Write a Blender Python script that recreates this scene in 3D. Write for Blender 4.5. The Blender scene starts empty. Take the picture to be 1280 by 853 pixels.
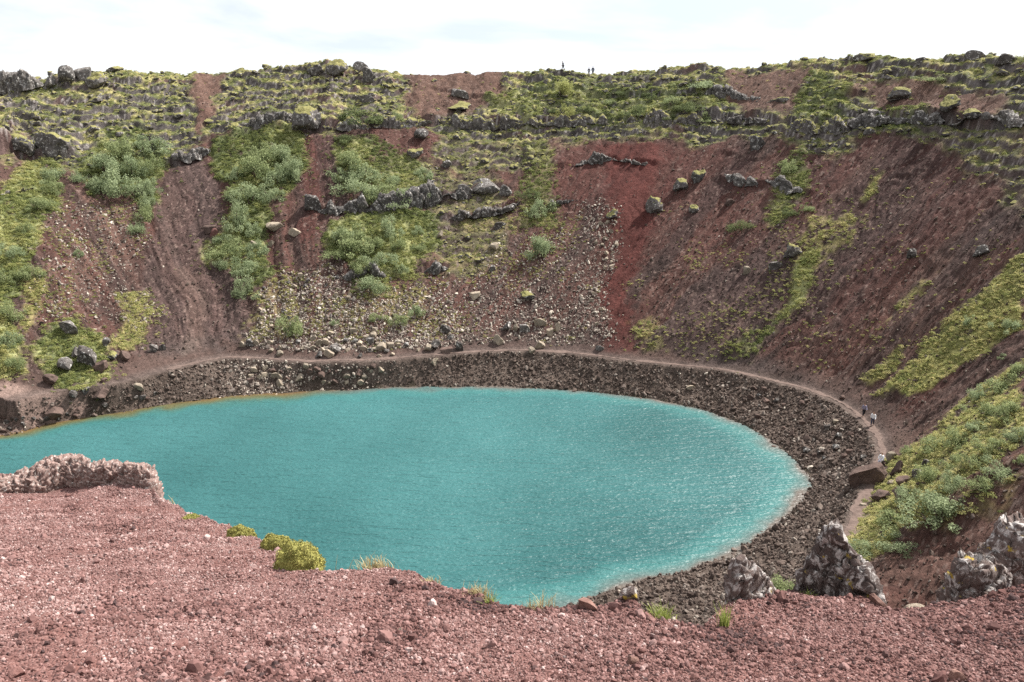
import bpy, bmesh, math, random
import numpy as np
from mathutils import Vector, Matrix, Euler

random.seed(7)
RNG = np.random.default_rng(11)
scene = bpy.context.scene
COL = scene.collection
rad = math.radians

# ------------------------------------------------------------------ camera numbers
PW, PH, FPX = 1280.0, 853.0, 1024.0          # photograph size, focal length in its pixels
PITCH = math.atan((426.5 - 100.0) / FPX)
CP, SP = math.cos(PITCH), math.sin(PITCH)
LAKE_Z = -42.0
EYE = 1.7
KS = 0.42                                     # fall of the scree knoll the viewer stands on

def ray(px, py):
    """direction (x, y, z) for a pixel, scaled so that one unit is one unit of camera depth"""
    px = np.asarray(px, float); py = np.asarray(py, float)
    u = (px - PW / 2) / FPX; v = (py - PH / 2) / FPX
    return u, CP - v * SP, -SP - v * CP

def to_z(px, py, z):
    x, y, dz = ray(px, py)
    t = z / dz
    return np.stack([x * t, y * t], -1)

# ------------------------------------------------------------------ noise
def _hash(ix, iy, iz, seed):
    h = (ix.astype(np.int64) * 374761393 + iy.astype(np.int64) * 668265263 + iz.astype(np.int64) * 2147483647 + seed * 1274126177) & 0xFFFFFFFF
    h = ((h ^ (h >> 13)) * 1274126177) & 0xFFFFFFFF
    h = ((h ^ (h >> 16)) * 2246822519) & 0xFFFFFFFF
    return ((h ^ (h >> 15)) & 0xFFFFFF) / float(0xFFFFFF)

def vnoise(x, y, z=None, seed=0):
    x = np.asarray(x, float); y = np.asarray(y, float)
    ix = np.floor(x); iy = np.floor(y); fx = x - ix; fy = y - iy
    fx = fx * fx * fx * (fx * (fx * 6 - 15) + 10); fy = fy * fy * fy * (fy * (fy * 6 - 15) + 10)
    if z is None:
        o = np.zeros_like(ix)
        a = _hash(ix, iy, o, seed); b = _hash(ix + 1, iy, o, seed); c = _hash(ix, iy + 1, o, seed); d = _hash(ix + 1, iy + 1, o, seed)
        return (a + (b - a) * fx) * (1 - fy) + (c + (d - c) * fx) * fy
    z = np.asarray(z, float); iz = np.floor(z); fz = z - iz; fz = fz * fz * fz * (fz * (fz * 6 - 15) + 10)
    r = []
    for k in (0, 1):
        a = _hash(ix, iy, iz + k, seed); b = _hash(ix + 1, iy, iz + k, seed); c = _hash(ix, iy + 1, iz + k, seed); d = _hash(ix + 1, iy + 1, iz + k, seed)
        r.append((a + (b - a) * fx) * (1 - fy) + (c + (d - c) * fx) * fy)
    return r[0] * (1 - fz) + r[1] * fz

def fbm(x, y, z=None, oct=4, seed=0, gain=0.5):
    """about -1 .. 1"""
    s = 0.0; a = 1.0; n = 0.0
    for k in range(oct):
        f = 2.03 ** k
        s = s + a * (vnoise(x * f + 17.3 * k, y * f - 9.1 * k, None if z is None else z * f + 3.7 * k, seed + k) * 2 - 1)
        n += a; a *= gain
    return s / n * 1.6

def worley(x, y, seed=0, jit=0.9):
    """nearest-point distance, second distance, random number of the cell"""
    ix = np.floor(x); iy = np.floor(y)
    f1 = np.full(x.shape, 9.0); f2 = np.full(x.shape, 9.0); cid = np.zeros(x.shape)
    z = np.zeros_like(ix)
    for dx in (-1, 0, 1):
        for dy in (-1, 0, 1):
            cx = ix + dx; cy = iy + dy
            px = cx + 0.5 + jit * (_hash(cx, cy, z, seed) - 0.5)
            py = cy + 0.5 + jit * (_hash(cx, cy, z, seed + 51) - 0.5)
            d = np.hypot(px - x, py - y)
            near = d < f1
            f2 = np.where(near, f1, np.minimum(f2, d))
            cid = np.where(near, _hash(cx, cy, z, seed + 99), cid)
            f1 = np.where(near, d, f1)
    return f1, f2, cid

def sstep(a, b, x):
    t = np.clip((x - a) / (b - a), 0, 1)
    return t * t * (3 - 2 * t)

def lerp(a, b, t):
    return a + (b - a) * t

# ------------------------------------------------------------------ plan of the crater (polar about the lake)
CX, CY = -22.0, 82.0
def polar(x, y):
    return np.arctan2(x - CX, y - CY), np.hypot(x - CX, y - CY)

def curve(pts, extra=(), smooth=2.5):
    pts = np.concatenate([pts, np.array(extra, float).reshape(-1, 2)]) if len(extra) else pts
    ph, r = polar(pts[:, 0], pts[:, 1])
    o = np.argsort(ph); ph, r = ph[o], r[o]
    ph = np.concatenate([ph - 2 * math.pi, ph, ph + 2 * math.pi]); r = np.concatenate([r, r, r])
    g = np.linspace(-math.pi, math.pi, 1441)
    v = np.interp(g, ph, r)
    k = np.exp(-0.5 * (np.arange(-20, 21) / (smooth * 2)) ** 2); k /= k.sum()
    v = np.convolve(np.concatenate([v[-21:-1], v, v[1:21]]), k, 'valid')
    return lambda a: np.interp(a, g, v)

SHORE_PX = [(0,548),(60,530),(150,516),(250,500),(350,492),(450,487),(560,484),(650,485),(740,490),(820,500),(880,512),(930,530),
            (970,555),(1000,580),(1015,600),(1008,618),(985,645),(950,670),(900,700),(850,716),(800,728),(740,748),(690,765)]
PATH_PX = [(20,505),(80,503),(120,492),(160,475),(220,460),(280,447),(350,450),(420,456),(480,450),(540,444),(600,440),(660,438),(720,442),(780,450),
           (850,457),(910,463),(960,475),(1010,487),(1050,503),(1075,521),(1094,542),(1103,562),(1092,590),(1076,630),(1062,660)]
sp = np.array(SHORE_PX, float); pp = np.array(PATH_PX, float)
shore_w = to_z(sp[:, 0], sp[:, 1], LAKE_Z)
path_w = to_z(pp[:, 0], pp[:, 1], LAKE_Z + 3.6)
r_shore = curve(shore_w, [(-8,56.5),(-25,55.5),(-45,58),(-62,64),(-76,75),(-78,86),(-72,92)], 2.0)
r_path_raw = curve(path_w, [(25,57),(15,50.5),(0,48),(-20,47),(-45,49),(-66,55),(-84,70),(-89,88),(-80,100)], 2.0)
def r_path(a):
    return np.maximum(r_path_raw(a), r_shore(a) + 2.2)
_rim = np.array([(0,100),(15,104),(30,108),(45,111),(60,112),(75,111),(90,108),(105,103),(120,95),(135,88),(150,82),(165,76),(180,76),
                 (195,80),(210,92),(225,104),(240,112),(255,117),(270,119),(285,117),(300,114),(315,110),(330,105),(345,101)], float)
r_rim = curve(np.stack([CX + _rim[:, 1] * np.sin(np.radians(_rim[:, 0])), CY + _rim[:, 1] * np.cos(np.radians(_rim[:, 0]))], -1), (), 8)
SKY_PX = np.array([(0,104),(25,98),(60,97),(85,91),(130,89),(200,86),(240,84),(300,85),(360,82),(385,78),(412,74),(432,81),(445,82),(460,84),(490,91),(520,96),
          (580,97),(630,94),(690,89),(740,87),(800,85),(870,83),(890,87),(910,89),(940,89),(975,84),(1000,76),(1040,72),(1070,68),(1085,65),(1110,70),
          (1150,72),(1180,69),(1195,68),(1220,71),(1250,72),(1280,73)], float)
def _rim_heights():
    g = np.linspace(-math.pi, math.pi, 1441)
    x = CX + r_rim(g) * np.sin(g); y = CY + r_rim(g) * np.cos(g)
    px = np.where(y > 5, 640 + FPX * (x / np.maximum(y, 5)) * 0.94, np.where(x > 0, 2000, -700))
    z = np.full(g.shape, 2.0)
    for it in range(4):                                   # the column of a rim point depends a little on its height
        dep = y * CP - z * SP
        px = np.where(dep > 8, 640 + FPX * x / np.maximum(dep, 8), np.where(x > 0, 3000, -2000))
        py = np.interp(px, SKY_PX[:, 0], SKY_PX[:, 1])
        v = (py - PH / 2) / FPX
        z = np.where(y > 60, y * (-SP - v * CP) / (CP - v * SP), z)
    vis = (px > -40) & (px < 1320) & (y > 60)
    z = np.where(vis, z, np.where(x > 0, 3.0, 1.0))
    z = np.where(y < 40, lerp(-2.0, z, sstep(20, 45, y)), z)
    return g, z
_gz, _rz = _rim_heights()
def z_rim(a):
    return np.interp(a, _gz, _rz)

def base(x, y):
    """smooth height of the crater and the land round it"""
    a, r = polar(x, y)
    rs, rp, rr = r_shore(a), r_path(a), r_rim(a)
    zp, zr = LAKE_Z + 3.6, z_rim(a)
    near = sstep(70, 30, y)
    z_bed = LAKE_Z - 0.45 * (rs - r)
    tb = np.clip((r - rs) / np.maximum(rp - 0.7 - rs, 0.5), 0, 1)
    z_beach = LAKE_Z + (zp - LAKE_Z) * (tb * 0.75 + 0.25 * tb ** 3)
    s = np.clip((r - rp - 0.7) / (rr - rp - 0.7), 0, 1)
    g = s ** (1.08 + 0.5 * near)
    z_slope = zp + (zr - zp) * g
    out = np.maximum(r - rr, 0)
    z_out = zr - 0.10 * np.minimum(out, 60) - 0.16 * np.clip(out - 6, 0, 60)
    z_out = np.maximum(z_out, -16 + 0 * z_out)
    z = np.where(r < rs, np.maximum(z_bed, LAKE_Z - 9), np.where(r < rp - 0.7, z_beach, np.where(r < rp + 0.7, zp, z_slope)))
    z = np.where(r > rr, z_out, z)
    # the near wall drops away steeply below the knoll
    d = np.hypot(x, np.maximum(y, -6))
    lim = -3.2 - 0.80 * np.maximum(y, 0)
    k = sstep(30, 16, np.abs(x) - 0.25 * np.maximum(y, 0)) * sstep(62, 50, y)
    cut = np.maximum(lim, LAKE_Z + 3.6)
    return np.where((k > 0) & (z > cut) & (r > rp - 0.7), lerp(z, np.minimum(z, cut), k), z)

# ------------------------------------------------------------------ polar grid about the viewer
def make_axis():
    fine = np.arange(-37.5, 37.51, 0.075)
    side = np.concatenate([np.arange(38.2, 60, 0.7), np.arange(60, 181, 1.6)])
    az = np.radians(np.concatenate([-side[::-1], fine, side]))
    r = np.concatenate([np.arange(5, 40, 0.6), np.arange(40, 70, 0.35), np.arange(70, 205, 0.24), 205 * 1.09 ** np.arange(0, 36)])
    return az, r
AZ, RR = make_axis()
A2, R2 = np.meshgrid(AZ, RR, indexing='ij')
GX, GY = R2 * np.sin(A2), R2 * np.cos(A2)
GB = base(GX, GY)

class Seen:
    """finds the terrain point a pixel looks at, on a height grid"""
    def __init__(self, gz):
        self.z = gz
        self.slope = gz / RR[None, :]
        self.slope[:, RR < 26] = -9
        self.slope[:, RR > 215] = -9
        self.cm = np.maximum.accumulate(self.slope, axis=1)
    def at(self, px, py):
        px = np.atleast_1d(np.asarray(px, float)); py = np.atleast_1d(np.asarray(py, float))
        x, y, z = ray(px, py)
        a = np.arctan2(x, y); m = z / np.hypot(x, y)
        j = np.clip(np.searchsorted(AZ, a), 1, len(AZ) - 1)
        j = np.where(np.abs(AZ[j - 1] - a) < np.abs(AZ[j] - a), j - 1, j)
        out = np.zeros((len(px), 3))
        for q in range(len(px)):
            c = self.cm[j[q]]
            i = int(np.searchsorted(c, m[q]))
            if i >= len(c):
                i = int(np.searchsorted(c, c[-1])); rr = RR[i]; zz = self.z[j[q], i]
            else:
                i0 = max(i - 1, 0); s0, s1 = self.slope[j[q], i0], self.slope[j[q], i]
                t = 1.0 if s1 <= s0 else min(max((m[q] - s0) / (s1 - s0), 0), 1)
                rr = RR[i0] + (RR[i] - RR[i0]) * t; zz = self.z[j[q], i0] + (self.z[j[q], i] - self.z[j[q], i0]) * t
            out[q] = (rr * math.sin(a[q]), rr * math.cos(a[q]), zz)
        return out
seen0 = Seen(GB.copy())

def dense(poly, closed, step=14.0):
    p = np.array(poly, float); out = []
    for i in range(len(p) - (0 if closed else 1)):
        a, b = p[i], p[(i + 1) % len(p)]
        n = max(1, int(math.hypot(*(b - a)) / step))
        out += [a + (b - a) * k / n for k in range(n)]
    if not closed: out.append(p[-1])
    return np.array(out)
def plan(poly, closed=True):
    p = dense(poly, closed)
    w = seen0.at(p[:, 0], p[:, 1])
    sky = p[:, 1] < np.interp(p[:, 0], SKY_PX[:, 0], SKY_PX[:, 1]) - 2
    k = np.where(sky, 1.05, 1.0)[:, None]                   # an outline above the skyline goes a little over the rim
    return w[:, :2] * k

NW = np.stack([fbm(GX / 9, GY / 9, None, 4, 5), fbm(GX / 9, GY / 9, None, 4, 25)], 0)     # ragged borders
NF = fbm(GX / 1.7, GY / 1.7, None, 3, 41)
def region(poly, soft=1.2, wob=1.6):
    """0..1 mask of a plan polygon with a ragged soft border, on the grid"""
    p = plan(poly)
    x = GX + NW[0] * wob; y = GY + NW[1] * wob
    lo, hi = p.min(0) - soft - 3, p.max(0) + soft + 3
    m = (x > lo[0]) & (x < hi[0]) & (y > lo[1]) & (y < hi[1])
    out = np.zeros(GX.shape)
    xs, ys = x[m], y[m]
    ins = np.zeros(xs.shape, bool); d = np.full(xs.shape, 1e9)
    n = len(p)
    for i in range(n):
        a, b = p[i], p[(i + 1) % n]
        e = b - a; L2 = max(e @ e, 1e-9)
        t = np.clip(((xs - a[0]) * e[0] + (ys - a[1]) * e[1]) / L2, 0, 1)
        d = np.minimum(d, np.hypot(xs - a[0] - t * e[0], ys - a[1] - t * e[1]))
        c = ((a[1] > ys) != (b[1] > ys))
        with np.errstate(divide='ignore', invalid='ignore'):
            c &= xs < (b[0] - a[0]) * (ys - a[1]) / (b[1] - a[1]) + a[0]
        ins ^= c
    sd = np.where(ins, d, -d) + NF[m] * soft * 0.7
    out[m] = sstep(-soft, soft, sd)
    return out

def line_dist(poly, wob=0.6):
    """signed uphill distance from a plan polyline and fade along it"""
    p = plan(poly, False)
    x = GX + NW[0] * wob; y = GY + NW[1] * wob
    lo, hi = p.min(0) - 8, p.max(0) + 8
    m = (x > lo[0]) & (x < hi[0]) & (y > lo[1]) & (y < hi[1])
    xs, ys = x[m], y[m]
    d = np.full(xs.shape, 1e9); sg = np.zeros(xs.shape); end = np.zeros(xs.shape)
    for i in range(len(p) - 1):
        a, b = p[i], p[i + 1]
        e = b - a; L = math.hypot(*e); e = e / L
        t = (xs - a[0]) * e[0] + (ys - a[1]) * e[1]
        o = -(xs - a[0]) * e[1] + (ys - a[1]) * e[0]
        # uphill is away from the lake
        mid = (a + b) / 2 - np.array([CX, CY]); up = 1 if (-e[1] * mid[0] + e[0] * mid[1]) > 0 else -1
        tc = np.clip(t, 0, L)
        dd = np.hypot(t - tc, o)
        nb = dd < d
        d = np.where(nb, dd, d); sg = np.where(nb, o * up, sg)
        end = np.where(nb, np.abs(t - tc), end)
    return m, sg, end

A_G, R_G = polar(GX, GY)
RS, RP, RI = r_shore(A_G), r_path(A_G), r_rim(A_G)
S_G = np.clip((R_G - RP) / (RI - RP), -1, 2)            # 0 at the path, 1 at the rim

# ------------------------------------------------------------------ patches of the wall (traced outlines -> plan polygons)
LAVA = region([(-60,60),(1340,50),(1340,170),(1280,160),(1180,160),(1090,165),(1060,200),(1000,205),(960,175),(900,180),(860,188),(800,175),(700,178),(640,178),
               (520,162),(430,160),(390,158),(330,155),(265,168),(215,198),(150,200),(110,214),(70,195),(0,200),(-60,200)], 1.5, 2.5)
BARE_UP = np.maximum.reduce([
    region([(505,92),(625,92),(645,120),(610,135),(580,150),(530,150),(515,125)], 1.0, 2),
    region([(905,88),(1015,88),(1015,125),(985,150),(935,155),(905,132)], 1.0, 1.5),
    region([(1055,112),(1120,98),(1240,98),(1278,112),(1262,140),(1150,150),(1085,145)], 1.0, 2),
    region([(250,84),(285,84),(270,130),(250,170),(240,120)], 0.8, 2)])
LAVA = LAVA * (1 - 0.97 * BARE_UP)
LAVA_MID = np.maximum.reduce([
    region([(545,168),(690,178),(690,200),(600,215),(545,200)], 1, 2) * 0.7,
    region([(1085,150),(1280,150),(1280,215),(1220,210),(1150,180)], 1.2, 2) * 0.75,
    region([(1210,150),(1280,150),(1290,260),(1240,225)], 1.2, 2) * 0.6,
    region([(480,205),(600,215),(640,260),(640,330),(560,345),(530,300),(540,250)], 1.2, 2.5) * 0.5])
GRASS = np.maximum.reduce([
    region([(-30,280),(10,225),(35,200),(62,193),(88,205),(76,232),(45,290),(28,332),(14,380),(26,430),(32,468),(-30,475)], 0.8, 1.5),
    region([(262,186),(300,160),(355,150),(378,165),(388,210),(362,238),(332,252),(322,300),(330,345),(300,372),(288,330),(262,312),(282,260),(262,222)], 0.8, 2),
    region([(105,192),(155,160),(190,158),(202,190),(192,262),(176,284),(164,242),(118,238)], 0.8, 1.8),
    region([(408,285),(470,270),(540,262),(548,300),(510,340),(450,356),(405,322)], 0.8, 2.2),
    region([(44,428),(70,400),(105,398),(135,428),(142,470),(105,496),(62,478)], 0.8, 1.2),
    region([(963,276),(965,235),(980,195),(1000,190),(1010,235),(992,268)], 0.8, 1.0) * 0.8,
    region([(985,350),(1002,318),(1034,304),(1022,350),(1004,388),(972,402),(990,368)], 0.8, 1.0),
    region([(922,440),(965,402),(980,415),(950,455)], 0.8, 1.5) * 0.7,
    region([(420,180),(470,178),(532,214),(542,242),(505,252),(428,248)], 0.8, 1.5) * 0.8,
    region([(650,165),(692,180),(694,290),(655,285)], 0.8, 2.0) * 0.55,
    region([(430,340),(470,345),(480,372),(440,380)], 0.8, 2) * 0.5,
    region([(690,100),(760,110),(900,110),(905,150),(830,160),(760,150),(640,150),(600,130),(640,110)], 1.0, 3) * 0.8,
    region([(1070,140),(1160,138),(1150,165),(1080,165)], 0.8, 2) * 0.7,
    region([(1015,95),(1050,92),(1066,110),(1050,140),(1055,165),(1010,165),(985,150)], 0.8, 1.5) * 0.9])
MOSSY = np.maximum.reduce([                                   # yellow cushions of moss
    region([(1285,305),(1255,330),(1228,362),(1168,420),(1128,470),(1098,500),(1118,502),(1182,470),(1242,430),(1285,405)], 0.8, 1.5),
    region([(1200,320),(1150,360),(1105,400),(1095,410),(1110,410),(1160,370)], 0.6, 1.5) * 0.6,
    region([(1130,435),(1115,440),(1075,480),(1085,486),(1120,465)], 0.6, 1.0) * 0.9,
    region([(150,365),(180,358),(172,440),(145,440)], 0.6, 1.2) * 0.7,
    region([(1110,212),(1098,220),(1078,245),(1084,254),(1100,235)], 0.6, 0.8) * 0.9,
    region([(1010,260),(1070,255),(1080,285),(1040,330),(1000,330)], 0.8, 2) * 0.5,
    region([(28,345),(45,335),(60,345),(45,400),(34,410)], 0.6, 1) * 0.7,
    region([(1285,440),(1230,478),(1180,530),(1120,570),(1085,640),(1050,690),(1100,690),(1155,660),(1205,622),(1285,600)], 0.8, 2) * 0.8,
    region([(1130,640),(1200,615),(1280,590),(1285,640),(1180,665)], 1, 2) * 0.4,
    region([(420,380),(520,345),(545,400),(420,415)], 1, 2) * 0.35,
    region([(310,350),(345,350),(395,420),(300,430)], 1, 2) * 0.4,
    region([(780,400),(830,405),(835,445),(790,440)], 0.8, 1.5) * 0.4])
BROWNGAP = np.maximum.reduce([
    region([(1285,418),(1240,445),(1180,490),(1130,545),(1105,560),(1118,575),(1180,535),(1230,478),(1285,450)], 0.6, 1.0),
    region([(1290,560),(1240,590),(1205,612),(1195,625),(1240,612),(1290,590)], 0.5, 1.0)])
MOSSY *= 1 - 0.85 * BROWNGAP
RED = region([(718,184),(800,178),(868,190),(838,240),(815,290),(798,340),(786,442),(754,442),(757,350),(764,275),(720,245),(690,215)], 1.2, 1.2)
RED *= lerp(.45, 1.0, region([(745,182),(830,182),(830,240),(812,300),(798,340),(790,446),(752,446),(756,350),(765,270)], 1.5, 1.5))
RED_B = np.maximum.reduce([
    region([(640,200),(690,190),(930,195),(960,285),(900,335),(840,305),(760,340),(690,250)], 2.0, 2.5) * 0.75,
    region([(360,170),(415,165),(418,262),(400,292),(380,300),(364,242)], 0.8, 1.5),
    region([(460,165),(560,172),(620,215),(540,225),(480,200)], 1.2, 2) * 0.7,
    region([(960,200),(1100,175),(1230,185),(1270,215),(1200,300),(1080,400),(1010,420),(1000,300)], 2.5, 3) * 0.7,
    region([(900,330),(960,300),(990,340),(900,420),(870,400)], 1.2, 2) * 0.5,
    region([(960,380),(985,330),(960,400),(930,430)], 1, 2) * 0.7,
    region([(560,240),(640,260),(650,280),(560,275)], 1, 2) * 0.6])
BROWN = np.maximum.reduce([
    region([(52,250),(112,240),(172,292),(162,332),(105,405),(28,405),(60,312)], 1.2, 2.2),
    region([(1015,470),(1060,400),(1180,300),(1240,300),(1150,390),(1040,475)], 1.2, 1.5) * 0.9,
    region([(1280,300),(1200,370),(1120,450),(1060,480),(1150,390),(1230,300)], 1.2, 1.5) * 0.8,
    BARE_UP, BROWNGAP * 0.7,
    region([(530,345),(570,330),(590,400),(560,420),(540,380)], 1, 2) * 0.5,
    region([(1090,690),(1280,640),(1290,760),(1080,760)], 1.5, 2) * 0.6,
    region([(1060,520),(1105,545),(1115,580),(1100,565),(1075,540)], 0.8, 1) * 0.6])
CHUTE = region([(200,198),(258,200),(272,262),(292,332),(312,422),(272,445),(175,448),(168,402),(192,290)], 1.0, 1.6)
GREY = np.maximum.reduce([
    region([(200,198),(258,200),(272,262),(292,332),(312,422),(272,445),(175,448),(168,402),(192,290)], 1.0, 1.6),
    region([(790,432),(862,350),(990,300),(1012,330),(962,432),(1010,468),(900,462)], 1.5, 2.5) * 0.9,
    region([(1040,300),(1140,240),(1285,190),(1285,285),(1110,355),(1015,460),(985,440)], 2.0, 2.5) * 0.5,
    region([(540,300),(750,340),(755,440),(560,430)], 2.0, 3) * 0.4])
TAN = np.maximum.reduce([
    region([(222,330),(252,330),(262,440),(236,445)], 0.8, 0.8) * 0.8,
    region([(190,230),(220,240),(230,330),(205,330)], 1.2, 1.5) * 0.3])
SAND = region([(-40,482),(60,488),(115,492),(122,505),(112,520),(45,540),(-40,548)], 0.8, 1.0)

# ------------------------------------------------------------------ relief
print('relief')
DISP = np.zeros(GX.shape)
wall = sstep(0.03, 0.10, S_G) * sstep(1.6, 1.1, S_G)
arc = A_G * 95.0                                        # metres along the wall
DISP += wall * (0.9 * fbm(GX / 22, GY / 22, None, 3, 61) + 0.35 * fbm(arc / 3.2, R_G / 26, None, 3, 62) * (1 - LAVA))
DISP += wall * 0.10 * fbm(GX / 1.1, GY / 1.1, None, 3, 63)
# rubble of lava blocks: domes on three scales and stepped beds
lv = np.clip(np.maximum(LAVA, LAVA_MID), 0, 1) * sstep(1.5, 1.05, S_G)
xx, yy = GX + 0.5 * NW[0], GY + 0.5 * NW[1]
lump = np.zeros(GX.shape)
CELL = np.zeros(GX.shape)
for sc, amp, sd in ((4.2, 1.15, 71), (1.9, 0.75, 72), (0.95, 0.42, 73)):
    f1, f2, cid = worley(xx / sc, yy / (sc * 0.8), sd)
    lump += amp * np.sqrt(np.clip(1 - (f1 / 0.62) ** 2, 0, 1)) * (cid ** 1.4)
    CELL = CELL + cid / 3
stepn = GB + 1.3 * fbm(GX / 12, GY / 12, None, 3, 74) + 0.35 * fbm(GX / 2.5, GY / 2.5, None, 2, 75)
hh = 1.7
fr = stepn / hh - np.floor(stepn / hh)
stair = (sstep(0.55, 0.95, fr) - fr) * hh
DISP += lv * (lump * 0.58 - 0.3 + 0.65 * stair)
# vegetated ground: tussocks
veg = np.clip(np.maximum(GRASS, MOSSY), 0, 1) * wall
f1, f2, cid = worley(GX / 0.8, GY / 0.8, 81)
DISP += veg * (0.22 * np.sqrt(np.clip(1 - (f1 / 0.6) ** 2, 0, 1)) * cid + 0.25 * fbm(GX / 3, GY / 3, None, 2, 82))
# coarse scree
f1, f2, cid = worley(GX / 0.55, GY / 0.55, 83)
stony = np.sqrt(np.clip(1 - (f1 / 0.55) ** 2, 0, 1)) * cid ** 3
beach = sstep(-0.5, 0.3, R_G - RS) * sstep(0.9, 0.2, S_G * 60 + 1.2)
DISP += (wall * (1 - veg) * (1 - lv) * 0.16 + beach * 0.28) * stony
DISP += beach * 0.25 * fbm(GX / 2.4, GY / 2.4, None, 3, 84)
# rills
rill = np.abs(fbm(arc / 1.6 + 2 * NW[0], R_G / 30, None, 3, 85))
DISP -= wall * (1 - lv) * (1 - veg) * 0.22 * sstep(0.25, 0.0, rill)
# cliff bands: a face on the lake side, a bank fading uphill
for poly, h, w in (
    ([(395,158),(440,160),(480,157),(550,154),(620,156),(680,153),(760,153),(830,152),(885,156)], 1.7, 5.0),
    ([(880,155),(912,153),(940,152),(960,155)], 0.9, 2.5),
    ([(985,160),(1010,163),(1060,160)], 1.8, 5), ([(1085,150),(1140,148),(1200,150),(1285,156)], 1.5, 4),
    ([(-10,188),(40,190),(78,190)], 3.0, 8), ([(205,205),(240,200),(262,186),(300,166),(340,158),(395,160)], 1.2, 4),
    ([(545,115),(580,120),(620,128)], 0.7, 3), ([(720,118),(800,116),(860,122),(905,128)], 1.0, 3),
    ([(395,268),(440,268),(500,262),(540,250),(575,242),(625,232)], 1.2, 3.2),
    ([(560,270),(610,262),(650,252)], 0.6, 2), ([(700,206),(765,200),(818,210)], 0.5, 2.0),
    ([(905,228),(948,234),(960,232),(1005,240)], 0.7, 2.5), ([(905,196),(925,200),(955,202)], 0.4, 2),
    ([(410,345),(450,350),(500,345),(545,332)], 0.9, 2.5), ([(1000,118),(1040,122),(1070,120)], 0.9, 2.5),
    ([(0,112),(35,108),(60,108)], 0.6, 2)):
    m, sg, end = line_dist(poly)
    hv = h * (0.75 + 0.5 * fbm(GX[m] / 4, GY[m] / 4, None, 2, 90))
    up = sstep(-0.12, 0.22, sg + 0.35 * NF[m]) * np.exp(-np.clip(sg, 0, None) / w)
    under = -0.25 * h * np.exp(-np.clip(-sg, 0, None) / 0.7) * (sg < 0)
    DISP[m] += (up * hv + under) * sstep(2.5, 0.0, end)
# keep the path bench, the lake bed and the far land smooth
keep = sstep(0.5, 1.3, np.abs(R_G - RP)) * sstep(-1.2, 0.2, R_G - RS)
DISP *= lerp(1, keep, 1.0)
DISP *= sstep(330, 200, R2)
GZ = GB + DISP
# never rise into the line of sight over the knoll
GZ = np.where((R2 < 48), np.minimum(GZ, GB + 0.3), GZ)
seen = Seen(GZ.copy())

# ------------------------------------------------------------------ ground colours (dry base colours of earth, moss, rock)
print('colours')
def c3(r, g, b): return np.array([r, g, b], float)[None, None, :]
dzr = np.gradient(GZ, axis=1) / np.gradient(R2, axis=1)
dza = np.gradient(GZ, axis=0) / (np.gradient(A2, axis=0) * R2)
NZ = 1 / np.sqrt(1 + dzr ** 2 + dza ** 2)
n1 = fbm(GX / 6, GY / 6, None, 4, 101)[..., None]; n2 = fbm(GX / 1.2, GY / 1.2, None, 3, 102)[..., None]
n3 = fbm(arc / 1.3, R_G / 20, None, 4, 103)[..., None]
n4 = vnoise(GX / 0.28, GY / 0.28, None, 104)[..., None]
colr = c3(.078, .051, .043) * (1 + 0.25 * n1 + 0.2 * n3 + 0.35 * (n4 - .5))
def put(c, m, k=1.0):
    global colr
    colr = lerp(colr, c, np.clip(m, 0, 1)[..., None] * k)
var = (1 + 0.22 * n2 + 0.18 * n3 + 0.3 * (n4 - .5))
put(c3(.082, .040, .034) * var, RED_B, .9)
put(c3(.086, .032, .027) * (1 + 0.12 * n2 + 0.22 * n3), RED, .95)
put(c3(.122, .080, .064) * var, BROWN, .9)
put(c3(.076, .058, .053) * (var + 0.5 * (n4 - .5)), GREY, .9)
put(c3(.125, .095, .080) * var, TAN, .8)
streak = fbm(arc / 3.4 + .8 * NW[0], R_G / 70, None, 4, 111)
stm = wall * (1 - .8 * CHUTE) * (1 - lv) * (1 - RED) * sstep(.95, .6, S_G)
put(c3(.094, .050, .041) * var, stm * sstep(.05, .45, streak), .65)
put(c3(.053, .041, .038) * var, stm * sstep(-.1, -.5, streak), .60)
put(c3(.118, .080, .066) * var, stm * sstep(.35, .6, fbm(arc / 1.1 + .5 * NW[1], R_G / 45, None, 3, 112)), .45)
# speckle of pale stones and dry herbs
spk = (vnoise(GX / 0.33, GY / 0.33, None, 105) > 0.86) * wall
put(c3(.26, .21, .18) * np.ones_like(var), spk * (1 - RED) * (1 - lv) * 0.55)
# lava: grey rock on the faces, moss where the rock is level enough
mossn = n1[..., 0] * 0.25 + n2[..., 0] * 0.2 + (CELL - .5) * 0.6
flat = sstep(0.56, 0.76, NZ + 0.20 * mossn)
rock = c3(.100, .090, .085) * (1 + 0.45 * n2 + 0.5 * (n4 - .5))
mcol = lerp(c3(.115, .130, .050), c3(.325, .300, .130), sstep(-0.3, 0.7, n2[..., 0] + n1[..., 0] * .6)[..., None]) * (1 + 0.3 * (n4 - .5))
put(rock, lv, .95)
put(mcol, lv * flat * 0.95)
put(c3(.150, .085, .075) * var, lv * (1 - flat) * sstep(0.1, 0.6, n1[..., 0]), .6)
put(c3(.34, .32, .30) * np.ones_like(var), lv * (1 - flat) * (n4[..., 0] > .80), .8)
gcol = lerp(c3(.105, .122, .052), c3(.255, .260, .115), sstep(-.6, .8, n1[..., 0] + n2[..., 0] * .8)[..., None]) * (1 + 0.4 * (n4 - .5))
put(gcol, GRASS * sstep(-.9, -.2, n2[..., 0] + n1[..., 0] * .5 + GRASS - .7), .95)
ycol = lerp(c3(.165, .165, .060), c3(.400, .370, .145), sstep(-.5, .7, n2[..., 0])[..., None]) * (1 + 0.4 * (n4 - .5))
put(ycol, MOSSY * sstep(.42, .62, vnoise(GX / .8, GY / .8, None, 106) * .7 + MOSSY * .42), .95)
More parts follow.
